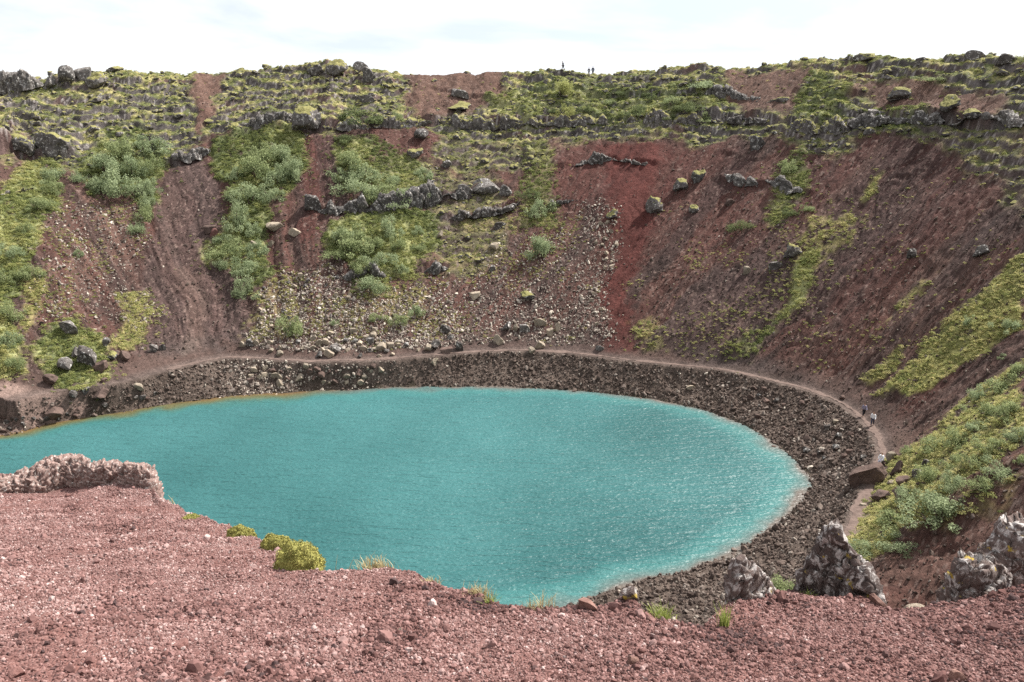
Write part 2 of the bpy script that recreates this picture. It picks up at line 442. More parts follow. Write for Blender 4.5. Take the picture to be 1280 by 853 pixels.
# beach and path
bcol = lerp(c3(.066, .049, .040), c3(.105, .080, .066), sstep(-.6, .6, n2[..., 0])[..., None]) * (1 + 0.6 * (n4 - .5))
put(bcol, sstep(-1.5, 0.2, R_G - RS) * sstep(0.9, -0.3, R_G - RP))
put(c3(.200, .140, .118) * var, SAND * 0.95)
put(c3(.105, .078, .068) * var, sstep(1.5, 0.5, np.abs(R_G - RP - .3)) * 0.75)
put(c3(.06, .05, .035) * np.ones_like(var), sstep(0.25, -0.1, R_G - RS + 0.3 * n2[..., 0]) * sstep(-9, -1, R_G - RS), .8)
put(c3(.12, .12, .055) * var, sstep(0.02, .12, S_G - 1) * sstep(250, 300, R2))
bare = (wall * (1 - veg) * (1 - .7 * lv))[..., None]
colr = colr * lerp(1.0, c3(.88, .77, .76), bare)          # bare wall toned darker and redder
colr = np.clip(colr, 0.012, 0.9)

# ------------------------------------------------------------------ mesh helpers
def mesh_from(name, verts, faces, mats=(), smooth=True, attrs=None):
    """faces: (n, k) int array or a list of such arrays"""
    fl = faces if isinstance(faces, list) else [faces]
    me = bpy.data.meshes.new(name)
    verts = np.ascontiguousarray(verts, np.float32)
    me.vertices.add(len(verts)); me.vertices.foreach_set('co', verts.ravel())
    li = np.concatenate([f.ravel() for f in fl]).astype(np.int32)
    tot = np.concatenate([np.full(len(f), f.shape[1], np.int32) for f in fl])
    st = np.concatenate([[0], np.cumsum(tot)[:-1]]).astype(np.int32)
    me.loops.add(len(li)); me.loops.foreach_set('vertex_index', li)
    me.polygons.add(len(tot)); me.polygons.foreach_set('loop_start', st); me.polygons.foreach_set('loop_total', tot)
    me.polygons.foreach_set('use_smooth', np.full(len(tot), smooth, bool))
    for k, v in (attrs or {}).items():
        v = np.asarray(v, np.float32)
        if v.ndim == 2:
            a = me.color_attributes.new(k, 'FLOAT_COLOR', 'POINT')
            a.data.foreach_set('color', np.concatenate([v, np.ones((len(v), 1), np.float32)], 1).astype(np.float32).ravel())
        else:
            a = me.attributes.new(k, 'FLOAT', 'POINT'); a.data.foreach_set('value', v)
    me.update(calc_edges=True)
    for m in mats: me.materials.append(m)
    return me

def link(name, me, parent=None, loc=None, rot=None, scale=None):
    o = bpy.data.objects.new(name, me); COL.objects.link(o)
    if parent is not None: o.parent = parent
    if loc is not None: o.location = loc
    if rot is not None: o.rotation_euler = rot
    if scale is not None: o.scale = scale
    return o

def tag(o, label, cat, group=None, kind=None):
    o['label'] = label; o['category'] = cat
    if group: o['group'] = group
    if kind: o['kind'] = kind
    return o

def grid_faces(nu, nv, wrap=False):
    i, j = np.meshgrid(np.arange(nu - (0 if wrap else 1)), np.arange(nv - 1), indexing='ij')
    i2 = (i + 1) % nu
    return np.stack([i * nv + j, i2 * nv + j, i2 * nv + j + 1, i * nv + j + 1], -1).reshape(-1, 4)

# ------------------------------------------------------------------ material helpers
def mat(name):
    m = bpy.data.materials.new(name); m.use_nodes = True
    nt = m.node_tree; b = nt.nodes['Principled BSDF']
    b.inputs['Roughness'].default_value = 0.95
    b.inputs['Specular IOR Level'].default_value = 0.15
    return m, nt, b
def nd(nt, typ, ins=None, **kw):
    n = nt.nodes.new(typ)
    for k, v in kw.items(): setattr(n, k, v)
    for k, v in (ins or {}).items():
        if hasattr(v, 'is_output') or isinstance(v, bpy.types.NodeSocket): nt.links.new(v, n.inputs[k])
        else: n.inputs[k].default_value = v
    return n
def ramp(nt, fac, stops, interp='LINEAR'):
    r = nt.nodes.new('ShaderNodeValToRGB'); r.color_ramp.interpolation = interp
    el = r.color_ramp.elements
    while len(el) < len(stops): el.new(0.5)
    for e, (p, c) in zip(el, stops): e.position = p; e.color = (*c, 1) if len(c) == 3 else c
    nt.links.new(fac, r.inputs[0]); return r.outputs[0]
def mix(nt, f, a, b, mode='MIX'):
    n = nt.nodes.new('ShaderNodeMix'); n.data_type = 'RGBA'; n.blend_type = mode
    for s, v in ((0, f), (6, a), (7, b)):
        if isinstance(v, bpy.types.NodeSocket): nt.links.new(v, n.inputs[s])
        else: n.inputs[s].default_value = v if s == 0 else ((*v, 1) if len(v) == 3 else v)
    return n.outputs[2]
def maths(nt, op, a, b=0.0, c=0.0, clamp=False):
    n = nt.nodes.new('ShaderNodeMath'); n.operation = op; n.use_clamp = clamp
    for k, v in enumerate((a, b, c)):
        if isinstance(v, bpy.types.NodeSocket): nt.links.new(v, n.inputs[k])
        else: n.inputs[k].default_value = v
    return n.outputs[0]

# ------------------------------------------------------------------ terrain
print('terrain')
m_ground, nt, b = mat('crater ground')
a = nd(nt, 'ShaderNodeAttribute', attribute_name='Col')
geo = nd(nt, 'ShaderNodeNewGeometry')
nz = nd(nt, 'ShaderNodeTexNoise', {'Vector': geo.outputs['Position'], 'Scale': 3.2, 'Detail': 4.0, 'Roughness': 0.7})
k = ramp(nt, nz.outputs[0], [(0.3, (.62, .62, .62)), (0.7, (1.35, 1.35, 1.35))])
c = mix(nt, 1.0, a.outputs['Color'], k, 'MULTIPLY')
nt.links.new(c, b.inputs['Base Color'])
nb = nd(nt, 'ShaderNodeTexNoise', {'Vector': geo.outputs['Position'], 'Scale': 2.4, 'Detail': 5.0, 'Roughness': 0.75})
bp = nd(nt, 'ShaderNodeBump', {'Strength': 0.9, 'Distance': 0.35, 'Height': nb.outputs[0]})
nt.links.new(bp.outputs[0], b.inputs['Normal'])
me = mesh_from('terrain', np.stack([GX, GY, GZ], -1).reshape(-1, 3), grid_faces(len(AZ), len(RR)), [m_ground], True, {'Col': colr.reshape(-1, 3)})
terrain = link('terrain', me)
tag(terrain, 'reddish brown walls of the volcanic crater with scree chutes, moss and lava bands', 'crater', kind='structure')

# ------------------------------------------------------------------ lake
gy = np.linspace(0, 1, 90) ** 0.6
ga = np.linspace(-math.pi, math.pi, 721)
A3, T3 = np.meshgrid(ga, gy, indexing='ij')
rsh = r_shore(A3)
Rl = T3 * (rsh + 1.2)
vx, vy = CX + Rl * np.sin(A3), CY + Rl * np.cos(A3)
depth = np.clip(rsh - Rl, -1, 40) + 0.8 * fbm(vx / 3, vy / 3, None, 3, 120)
m_water, nt, b = mat('lake water')
at = nd(nt, 'ShaderNodeAttribute', attribute_name='depth')
mr = nd(nt, 'ShaderNodeMapRange', {0: at.outputs['Fac'], 1: 0.0, 2: 5.0, 3: 0.0, 4: 1.0})
geo = nd(nt, 'ShaderNodeNewGeometry')
lo = nd(nt, 'ShaderNodeTexNoise', {'Vector': geo.outputs['Position'], 'Scale': 0.035, 'Detail': 3.0})
deep = mix(nt, ramp(nt, lo.outputs[0], [(.35, (0, 0, 0)), (.68, (1, 1, 1))]), (.018, .077, .078), (.037, .124, .125))
wc1 = ramp(nt, mr.outputs[0], [(0.0, (.115, .072, .028)), (0.22, (.080, .085, .040)), (0.60, (.035, .105, .090)), (1.0, (.024, .13, .125))])
wc2 = ramp(nt, mr.outputs[0], [(0.0, (.100, .085, .072)), (0.14, (.070, .105, .098)), (0.45, (.042, .135, .130)), (1.0, (.03, .145, .14))])
wc = mix(nt, nd(nt, 'ShaderNodeAttribute', attribute_name='olive').outputs['Fac'], wc2, wc1)
wcol = mix(nt, nd(nt, 'ShaderNodeMapRange', {0: mr.outputs[0], 1: 0.35, 2: 1.0}).outputs[0], wc, deep)
nt.links.new(wcol, b.inputs['Base Color'])
b.inputs['Roughness'].default_value = 0.42
b.inputs['IOR'].default_value = 1.33
b.inputs['Specular IOR Level'].default_value = 0.5
mp = nd(nt, 'ShaderNodeMapping', {'Vector': geo.outputs['Position'], 'Rotation': (0, 0, rad(-18)), 'Scale': (0.42, 2.0, 1.0)})
w1 = nd(nt, 'ShaderNodeTexNoise', {'Vector': mp.outputs[0], 'Scale': 0.75, 'Detail': 3.0, 'Roughness': 0.55, 'Distortion': 0.5})
mp2 = nd(nt, 'ShaderNodeMapping', {'Vector': geo.outputs['Position'], 'Rotation': (0, 0, rad(24)), 'Scale': (0.8, 1.5, 1.0)})
w2 = nd(nt, 'ShaderNodeTexNoise', {'Vector': mp2.outputs[0], 'Scale': 2.6, 'Detail': 2.0, 'Roughness': 0.6})
hh_ = maths(nt, 'ADD', w1.outputs[0], maths(nt, 'MULTIPLY', w2.outputs[0], 0.35))
bp = nd(nt, 'ShaderNodeBump', {'Strength': 1.0, 'Distance': 0.44, 'Height': hh_})
nt.links.new(bp.outputs[0], b.inputs['Normal'])
zw = np.full(vx.shape, LAKE_Z)
me = mesh_from('lake', np.stack([vx, vy, zw], -1).reshape(-1, 3), grid_faces(len(ga), len(gy)), [m_water], True, {'depth': depth.reshape(-1), 'olive': sstep(.1, -.45, A3).reshape(-1)})
lake = link('lake', me); tag(lake, 'rippled turquoise crater lake with olive shallows along its shore', 'lake', kind='structure')

# ------------------------------------------------------------------ path along the top of the beach
na, nw = 1500, 7
ga = np.linspace(-0.80, 2.15, na)
A3, W3 = np.meshgrid(ga, np.linspace(-1, 1, nw), indexing='ij')
half = np.clip(0.38 + 0.26 * fbm(ga * 26, ga * 0, None, 3, 131) + .3 * sstep(1.35, 1.75, ga), .14, 1)
Rp = r_path(A3) + 0.15 + W3 * (half[:, None] + 0.12 * fbm(A3 * 95 / 0.8, W3 * 2 + 9, None, 2, 132))
vx, vy = CX + Rp * np.sin(A3), CY + Rp * np.cos(A3)
m_path, nt, b = mat('trodden dirt')
geo = nd(nt, 'ShaderNodeNewGeometry')
nz = nd(nt, 'ShaderNodeTexNoise', {'Vector': geo.outputs['Position'], 'Scale': 2.0, 'Detail': 5.0, 'Roughness': 0.7})
nt.links.new(ramp(nt, nz.outputs[0], [(.35, (.085, .060, .051)), (.7, (.165, .120, .102))]), b.inputs['Base Color'])
bp = nd(nt, 'ShaderNodeBump', {'Strength': 0.6, 'Distance': 0.1, 'Height': nz.outputs[0]}); nt.links.new(bp.outputs[0], b.inputs['Normal'])
zc = np.full(vx.shape, LAKE_Z + 3.6 + 0.06) - 0.05 * np.abs(W3) ** 3
def grid_height(x, y):
    x = np.atleast_1d(np.asarray(x, float)); y = np.atleast_1d(np.asarray(y, float))
    a = np.arctan2(x, y); r = np.hypot(x, y)
    fi = np.interp(a, AZ, np.arange(len(AZ))); fj = np.interp(r, RR, np.arange(len(RR)))
    i = np.clip(fi.astype(int), 0, len(AZ) - 2); j = np.clip(fj.astype(int), 0, len(RR) - 2)
    u, v = fi - i, fj - j
    return (GZ[i, j] * (1 - u) + GZ[i + 1, j] * u) * (1 - v) + (GZ[i, j + 1] * (1 - u) + GZ[i + 1, j + 1] * u) * v
th = grid_height(vx.ravel(), vy.ravel()).reshape(vx.shape)
zc = np.maximum(zc, th + 0.03)
me = mesh_from('path', np.stack([vx, vy, zc], -1).reshape(-1, 3), grid_faces(na, nw), [m_path])
path = link('path', me); tag(path, 'narrow trodden dirt footpath along the top of the stony beach', 'path', kind='structure')

# ------------------------------------------------------------------ knoll of red scoria the viewer stands on
EDGE_PX = np.array([(-300,600),(0,600),(40,606),(100,611),(190,616),(200,628),(250,645),(300,665),(345,682),(400,717),(450,712),(480,706),(510,716),(560,736),(600,753),
           (640,761),(690,769),(740,761),(790,753),(815,768),(850,779),(880,783),(905,762),(930,744),(960,738),(1000,727),(1060,732),(1090,750),(1110,759),(1150,761),
           (1190,752),(1230,742),(1280,736),(1600,730)], float)
ex, ey, ez = ray(EDGE_PX[:, 0], EDGE_PX[:, 1])
t = -EYE / (ez + KS * ey)
edge_az = np.arctan2(ex, ey); edge_r = np.hypot(ex * t, ey * t)
L_AZ = float(np.arctan2(*[float(q) for q in ray(203, 615)[:2]]))
def knoll(x, y, bumps=True):
    a = np.arctan2(x, y); r = np.hypot(x, y)
    er = np.interp(a, edge_az, edge_r)
    er = er + 0.10 * fbm(x / .5, y / .5, None, 3, 141)
    yc = np.where(y > 0, y, y * 0.25)
    k = np.minimum(r, er) / np.maximum(r, 1e-6)
    z = -EYE - KS * yc * np.where(y > 0, k, 1)
    if bumps:
        z = z + (0.055 * fbm(x / 1.3, y / 1.3, None, 3, 142) + 0.03 * fbm(x / .35, y / .35, None, 2, 143)) * sstep(0.8, 2.5, r)
    lift = 0.17 * sstep(1.9, .15, er - r) * sstep(L_AZ + .02, L_AZ - .03, a)      # debris banked against the tuff ledge
    z = z + lift
    over = np.maximum(r - er, 0)
    return z - 0.9 * over - 0.35 * np.minimum(over, 0.5) ** 1.0
def knoll_at(px, py):
    """point of the knoll's surface a pixel looks at (plane without bumps)"""
    x, y, z = ray(px, py); t = -EYE / (z + KS * y)
    x, y = float(x * t), float(y * t)
    return Vector((x, y, float(knoll(np.array([x]), np.array([y]))[0])))
ka = np.radians(np.concatenate([np.arange(-180, -38, 2.0), np.arange(-38, 38, 0.09), np.arange(38, 181, 2.0)]))
kr = np.concatenate([[0.01, .3, .7, 1.2, 1.8, 2.4], 2.8 * 1.0045 ** np.arange(0, 480)])
kr = kr[kr < 24]
A4, R4 = np.meshgrid(ka, kr, indexing='ij')
kx, ky = R4 * np.sin(A4), R4 * np.cos(A4)
kz = knoll(kx, ky)
f1, f2, cid = worley(kx / .05, ky / .05, 145)
kz = kz + 0.014 * np.sqrt(np.clip(1 - (f1 / .6) ** 2, 0, 1)) * cid * (R4 > 2.5)
m_scoria, nt, b = mat('scoria ground')
geo = nd(nt, 'ShaderNodeNewGeometry')
vo = nd(nt, 'ShaderNodeTexVoronoi', {'Vector': geo.outputs['Position'], 'Scale': 55.0})
n0 = nd(nt, 'ShaderNodeTexNoise', {'Vector': geo.outputs['Position'], 'Scale': 0.8, 'Detail': 4.0})
sep = nd(nt, 'ShaderNodeSeparateColor', {0: vo.outputs['Color']})
cc = ramp(nt, sep.outputs[0], [(0, (.085, .042, .038)), (.5, (.150, .078, .070)), (1, (.24, .15, .135))])
cc = mix(nt, ramp(nt, n0.outputs[0], [(.45, (0, 0, 0)), (.7, (.6, .6, .6))]), cc, (.185, .085, .070))
nt.links.new(cc, b.inputs['Base Color'])
bp = nd(nt, 'ShaderNodeBump', {'Strength': 1.0, 'Distance': 0.02, 'Height': vo.outputs['Distance']}); bp.invert = True
nt.links.new(bp.outputs[0], b.inputs['Normal'])
me = mesh_from('knoll', np.stack([kx, ky, kz], -1).reshape(-1, 3), grid_faces(len(ka), len(kr)), [m_scoria])
kn = link('ground', me); tag(kn, 'ground of red scoria gravel sloping down to a broken edge above the lake', 'ground', kind='structure')

# ------------------------------------------------------------------ sky, sun, camera
SUN_AZ, SUN_EL = rad(58), rad(49)                   # to the right of the view, ahead of the viewer
w = bpy.data.worlds.new('World'); scene.world = w; w.use_nodes = True
nt = w.node_tree; bg = nt.nodes['Background']
sky = nt.nodes.new('ShaderNodeTexSky'); sky.sky_type = 'NISHITA'; sky.sun_disc = False
sky.sun_elevation = SUN_EL; sky.sun_rotation = SUN_AZ
sky.air_density = 1.0; sky.dust_density = 0.4
tc = nt.nodes.new('ShaderNodeTexCoord')
up = nd(nt, 'ShaderNodeVectorMath', {0: tc.outputs['Generated'], 1: (0, 0, .35)}, operation='ADD')
un = nd(nt, 'ShaderNodeVectorMath', {0: up.outputs[0]}, operation='NORMALIZE')
nt.links.new(un.outputs[0], sky.inputs['Vector'])
sx = nd(nt, 'ShaderNodeSeparateXYZ', {0: tc.outputs['Generated']})
zz = maths(nt, 'ADD', maths(nt, 'MAXIMUM', sx.outputs[2], 0.0), 0.22)
cv = nd(nt, 'ShaderNodeCombineXYZ', {0: maths(nt, 'DIVIDE', sx.outputs[0], zz), 1: maths(nt, 'DIVIDE', sx.outputs[1], zz), 2: 0.0})
cn = nd(nt, 'ShaderNodeTexNoise', {'Vector': cv.outputs[0], 'Scale': 0.62, 'Detail': 7.0, 'Roughness': 0.52, 'Distortion': 0.3})
cm = ramp(nt, cn.outputs[0], [(.42, (0.62, .62, .62)), (.50, (.86, .86, .86)), (.57, (1, 1, 1))])
CLOUD = 5.9
sv = nd(nt, 'ShaderNodeVectorMath', {0: tc.outputs['Generated'], 1: (math.sin(SUN_AZ) * math.cos(SUN_EL), math.cos(SUN_AZ) * math.cos(SUN_EL), math.sin(SUN_EL))}, operation='DOT_PRODUCT')
glow = maths(nt, 'MULTIPLY_ADD', maths(nt, 'POWER', maths(nt, 'MAXIMUM', sv.outputs['Value'], 0.0), 7.0), 2.4, 1.0)      # clouds are brighter towards the sun
cc_ = nd(nt, 'ShaderNodeVectorMath', {0: (CLOUD * .98, CLOUD, CLOUD * 1.02), 'Scale': glow}, operation='SCALE')
cm = mix(nt, 1.0, cm, ramp(nt, sx.outputs[2], [(.0, (1, 1, 1)), (.025, (.8, .8, .8)), (.07, (.0, .0, .0))]), 'LIGHTEN')
cl = mix(nt, cm, sky.outputs[0], cc_.outputs[0])
nt.links.new(cl, bg.inputs[0]); bg.inputs[1].default_value = 0.10
sd = bpy.data.lights.new('sun', 'SUN'); sd.energy = 5.0; sd.angle = rad(0.6); sd.color = (1.0, .95, .88)
so = bpy.data.objects.new('sun', sd); COL.objects.link(so)
dirv = Vector((math.sin(SUN_AZ) * math.cos(SUN_EL), math.cos(SUN_AZ) * math.cos(SUN_EL), math.sin(SUN_EL)))
so.rotation_euler = dirv.to_track_quat('Z', 'Y').to_euler(); so.location = (60, 60, 80)

cd = bpy.data.cameras.new('camera'); cam = bpy.data.objects.new('camera', cd); COL.objects.link(cam)
cd.sensor_fit = 'HORIZONTAL'; cd.sensor_width = 36.0; cd.lens = 36.0 * FPX / PW
cd.clip_start = 0.1; cd.clip_end = 9000
cam.location = (0, 0, 0); cam.rotation_euler = (math.pi / 2 - PITCH, 0, 0)
scene.camera = cam
vs = scene.view_settings; vs.view_transform = 'Standard'; vs.look = 'None'; vs.exposure = 1.0; vs.gamma = 1.0
vs.use_curve_mapping = False
scene.cycles.max_bounces = 5; scene.cycles.diffuse_bounces = 3; scene.cycles.glossy_bounces = 2; scene.cycles.transmission_bounces = 2
scene.cycles.use_denoising = False

# ================================================================== rocks, plants and people
print('prototypes')
def ico(sub):
    bm = bmesh.new(); bmesh.ops.create_icosphere(bm, subdivisions=sub, radius=1.0)
    v = np.array([q.co[:] for q in bm.verts]); f = np.array([[q.index for q in p.verts] for p in bm.faces]); bm.free()
    return v, f
ICO = {k: ico(k) for k in (1, 2, 3, 4)}

def rock_shape(seed, sub=3, cuts=11, rough=0.10, flat=0.8, lo=.42, hi=.82):
    """angular stone about one unit across, its lowest point near z = -0.4"""
    r = np.random.default_rng(seed)
    v, f = ICO[sub]; v = v.copy()
    v *= np.array([1, r.uniform(.7, 1), r.uniform(.6, .95) * flat])
    for k in range(cuts):
        n = r.normal(size=3); n /= np.linalg.norm(n)
        ext = np.abs(v @ n).max(); d = r.uniform(lo, hi) * ext
        v -= np.clip(v @ n - d, 0, None)[:, None] * n[None, :]
    if rough:
        d = fbm(v[:, 0] * 2.2 + seed, v[:, 1] * 2.2, v[:, 2] * 2.2, 3, seed) * rough + (fbm(v[:, 0] * 6 + seed, v[:, 1] * 6, v[:, 2] * 6, 2, seed + 7) * rough * .5)
        v *= (1 + d)[:, None]
    v /= (v[:, 0].max() - v[:, 0].min())
    return v, f

def rock_material(name, lo, hi, lichen=0.0, moss=0.0, sc=1.0, yellow=0.0, mosscol=(.185, .172, .068), world=False):
    m, nt, b = mat(name)
    tc = nd(nt, 'ShaderNodeTexCoord'); geo = nd(nt, 'ShaderNodeNewGeometry')
    P = geo.outputs['Position']
    n = nd(nt, 'ShaderNodeTexNoise', {'Vector': P, 'Scale': 1.4 * sc, 'Detail': 6.0, 'Roughness': .72})
    c = ramp(nt, n.outputs[0], [(.3, lo), (.7, hi)])
    oi = nd(nt, 'ShaderNodeObjectInfo')
    c = mix(nt, 1.0, c, ramp(nt, oi.outputs['Random'], [(0, (.75, .75, .75)), (1, (1.25, 1.22, 1.2))]), 'MULTIPLY')
    if lichen:
        l1 = nd(nt, 'ShaderNodeTexNoise', {'Vector': P, 'Scale': 2.3 * sc, 'Detail': 7.0, 'Roughness': .7, 'Distortion': .6})
        lm = ramp(nt, l1.outputs[0], [(.56 - .12 * lichen, (0, 0, 0)), (.64 - .07 * lichen, (1, 1, 1))])
        c = mix(nt, lm, c, (.50, .48, .45) if lichen < .3 else (.43, .40, .38))
    if yellow:
        l2 = nd(nt, 'ShaderNodeTexNoise', {'Vector': P, 'Scale': 1.6 * sc, 'Detail': 4.0, 'W': 3.0}, noise_dimensions='4D')
        c = mix(nt, ramp(nt, l2.outputs[0], [(.66 - .08 * yellow, (0, 0, 0)), (.70 - .06 * yellow, (1, 1, 1))]), c, (.33, .24, .05))
    if moss:
        sx = nd(nt, 'ShaderNodeSeparateXYZ', {0: geo.outputs['Normal']})
        l3 = nd(nt, 'ShaderNodeTexNoise', {'Vector': P, 'Scale': 1.5 * sc, 'Detail': 4.0})
        f = maths(nt, 'ADD', maths(nt, 'MULTIPLY', sx.outputs[2], .8), maths(nt, 'MULTIPLY', l3.outputs[0], .8))
        mm = ramp(nt, f, [(1.02 - .25 * moss, (0, 0, 0)), (1.12 - .25 * moss, (1, 1, 1))])
        mv = nd(nt, 'ShaderNodeTexNoise', {'Vector': P, 'Scale': 5.0 * sc, 'Detail': 3.0})
        c = mix(nt, mm, c, ramp(nt, mv.outputs[0], [(.35, tuple(q * .6 for q in mosscol)), (.65, tuple(q * 1.4 for q in mosscol))]))
    nt.links.new(c, b.inputs['Base Color'])
    nb = nd(nt, 'ShaderNodeTexNoise', {'Vector': P, 'Scale': 4.5 * sc, 'Detail': 6.0, 'Roughness': .75})
    bp = nd(nt, 'ShaderNodeBump', {'Strength': .8, 'Distance': .12 / sc, 'Height': nb.outputs[0]}); nt.links.new(bp.outputs[0], b.inputs['Normal'])
    return m

def tone_material(name, stops, rough=.95, spread=.35, trans=0.0, attr='tone', kind='INSTANCER'):
    """colour picked by the number each scattered piece carries, with a little spread of its own"""
    m, nt, b = mat(name)
    at = nd(nt, 'ShaderNodeAttribute', attribute_name=attr, attribute_type=kind)
    c = ramp(nt, at.outputs['Fac'], stops)
    geo = nd(nt, 'ShaderNodeNewGeometry')
    n = nd(nt, 'ShaderNodeTexNoise', {'Vector': geo.outputs['Position'], 'Scale': 9.0, 'Detail': 3.0})
    c = mix(nt, 1.0, c, ramp(nt, n.outputs[0], [(.3, (1 - spread,) * 3), (.7, (1 + spread,) * 3)]), 'MULTIPLY')
    nt.links.new(c, b.inputs['Base Color']); b.inputs['Roughness'].default_value = rough
    if trans:
        out = nt.nodes['Material Output']
        tr = nd(nt, 'ShaderNodeBsdfTranslucent'); nt.links.new(c, tr.inputs[0])
        mx = nd(nt, 'ShaderNodeMixShader', {0: trans}); nt.links.new(b.outputs[0], mx.inputs[1]); nt.links.new(tr.outputs[0], mx.inputs[2])
        nt.links.new(mx.outputs[0], out.inputs[0])
    return m

M_GREY = rock_material('grey lava rock', (.055, .050, .047), (.150, .138, .130), .12, 0)
M_MOSSROCK = rock_material('mossy lava rock', (.052, .047, .045), (.145, .132, .125), .10, .85)
M_PALE = rock_material('pale tuff stone', (.165, .137, .108), (.37, .315, .245), .0, 0)
M_DARK = rock_material('dark lava rock', (.038, .034, .032), (.105, .094, .087), .05, 0)
M_BROWN = rock_material('brown lava clod', (.060, .042, .036), (.145, .102, .087), .0, 0)
M_REDROCK = rock_material('red scoria clod', (.13, .060, .052), (.24, .13, .115), .0, 0, 5)
M_CRAG = rock_material('lichened crag', (.040, .030, .027), (.150, .115, .104), .48, 0, 5.0, .35)
M_LEDGE = rock_material('pale crumbling tuff', (.080, .050, .044), (.245, .175, .156), .06, 0, 9.0)
ROCK_MATS = {'grey': M_GREY, 'mossy': M_MOSSROCK, 'pale': M_PALE, 'dark': M_DARK, 'brown': M_BROWN, 'red': M_REDROCK}

_rock_cache = {}
def rock_data(kind, variant, flat=.8, cuts=11):
    k = (kind, variant, flat, cuts)
    if k not in _rock_cache:
        v, f = rock_shape(300 + variant * 7, 4 if kind == 'mossy' else 3, 6 if kind == 'mossy' else cuts, .20 if kind == 'mossy' else .12 if kind in ('dark', 'brown') else .07, flat)
        _rock_cache[k] = mesh_from('rock', v, f, [ROCK_MATS[kind]], kind in ('mossy',))
    return _rock_cache[k]

def leaf_cloud(r, pos, nrm, size, jitter=.6, aspect=.55):
    """rhombic leaves at the points, roughly facing their normals; returns verts, quads"""
    n = len(pos)
    nn = nrm + r.normal(size=(n, 3)) * jitter; nn /= np.linalg.norm(nn, axis=1)[:, None]
    t = r.normal(size=(n, 3)); t -= (t * nn).sum(1)[:, None] * nn; t /= np.linalg.norm(t, axis=1)[:, None]
    s = np.cross(nn, t)
    L = size * r.uniform(.6, 1.35, n)[:, None]
    q = np.stack([pos - t * L * .5, pos + s * L * .5 * aspect, pos + t * L * .5, pos - s * L * .5 * aspect], 1)
    return q.reshape(-1, 3), np.arange(n * 4).reshape(-1, 4)

# ------------------------------------------------------------------ scatter of what nobody could count
def protos(name, meshes):
    c = bpy.data.collections.new(name)
    for k, m in enumerate(meshes):
        o = bpy.data.objects.new('%s_%02d' % (name, k), m); c.objects.link(o)
    return c

def scatter(name, label, cat, coll, n_proto, pos, rot, scl, tone):
    n = len(pos)
    me = bpy.data.meshes.new(name); me.vertices.add(n); me.vertices.foreach_set('co', np.asarray(pos, np.float32).ravel())
    for k, ty, v in (('rot', 'FLOAT_VECTOR', rot), ('scl', 'FLOAT_VECTOR', scl), ('tone', 'FLOAT', tone)):
        a = me.attributes.new(k, ty, 'POINT'); a.data.foreach_set('vector' if ty == 'FLOAT_VECTOR' else 'value', np.asarray(v, np.float32).ravel())
    a = me.attributes.new('pick', 'INT', 'POINT'); a.data.foreach_set('value', RNG.integers(0, n_proto, n).astype(np.int32))
    me.update()
    o = link(name, me); tag(o, label, cat, kind='stuff')
    g = bpy.data.node_groups.new(name, 'GeometryNodeTree')
    g.interface.new_socket('Geometry', in_out='INPUT', socket_type='NodeSocketGeometry')
    g.interface.new_socket('Geometry', in_out='OUTPUT', socket_type='NodeSocketGeometry')
    gi = g.nodes.new('NodeGroupInput'); go = g.nodes.new('NodeGroupOutput')
    ip = g.nodes.new('GeometryNodeInstanceOnPoints'); ci = g.nodes.new('GeometryNodeCollectionInfo')
    ci.inputs[0].default_value = coll; ci.inputs['Separate Children'].default_value = True; ci.inputs['Reset Children'].default_value = True
    def named(k, ty):
        q = g.nodes.new('GeometryNodeInputNamedAttribute'); q.data_type = ty; q.inputs[0].default_value = k; return q.outputs[0]
    L = g.links.new
    L(gi.outputs[0], ip.inputs['Points']); L(ci.outputs[0], ip.inputs['Instance'])
    ip.inputs['Pick Instance'].default_value = True
    L(named('pick', 'INT'), ip.inputs['Instance Index']); L(named('rot', 'FLOAT_VECTOR'), ip.inputs['Rotation']); L(named('scl', 'FLOAT_VECTOR'), ip.inputs['Scale'])
    L(ip.outputs[0], go.inputs[0])
    md = o.modifiers.new('scatter', 'NODES'); md.node_group = g
    return o

CELLA = np.gradient(RR)[None, :] * np.gradient(AZ)[:, None] * RR[None, :]
VIS = (np.abs(A2) < rad(41)) & (R2 < 230) & (R2 > 40)
def sample(mask, n):
    """n plan points drawn over a mask, by area; x, y, z, cell indices"""
    w = (mask * CELLA * VIS).ravel(); c = np.cumsum(w)
    q = np.searchsorted(c, RNG.uniform(0, c[-1], n)); i, j = np.unravel_index(np.clip(q, 0, w.size - 1), mask.shape)
    a = AZ[i] + RNG.uniform(-.5, .5, n) * np.gradient(AZ)[i]; r = RR[j] + RNG.uniform(-.5, .5, n) * np.gradient(RR)[j]
    x, y = r * np.sin(a), r * np.cos(a)
    return np.stack([x, y, grid_height(x, y)], -1), i, j
def spin(n): return RNG.uniform(0, 2 * math.pi, (n, 3))
def yaw(n, tilt=.25): return np.stack([RNG.normal(0, tilt, n), RNG.normal(0, tilt, n), RNG.uniform(0, 6.283, n)], -1)

print('scatter')
STONE_STOPS = [(0, (.052, .038, .032)), (.35, (.105, .078, .065)), (.6, (.175, .145, .125)), (1, (.43, .38, .32))]
M_STONE = tone_material('loose stone', STONE_STOPS)
st_meshes = []
for k in range(7):
    v, f = rock_shape(900 + k, 2, 9, .08, .8); st_meshes.append(mesh_from('stone', v, f, [M_STONE], False))
C_STONE = protos('loose_stone', st_meshes)

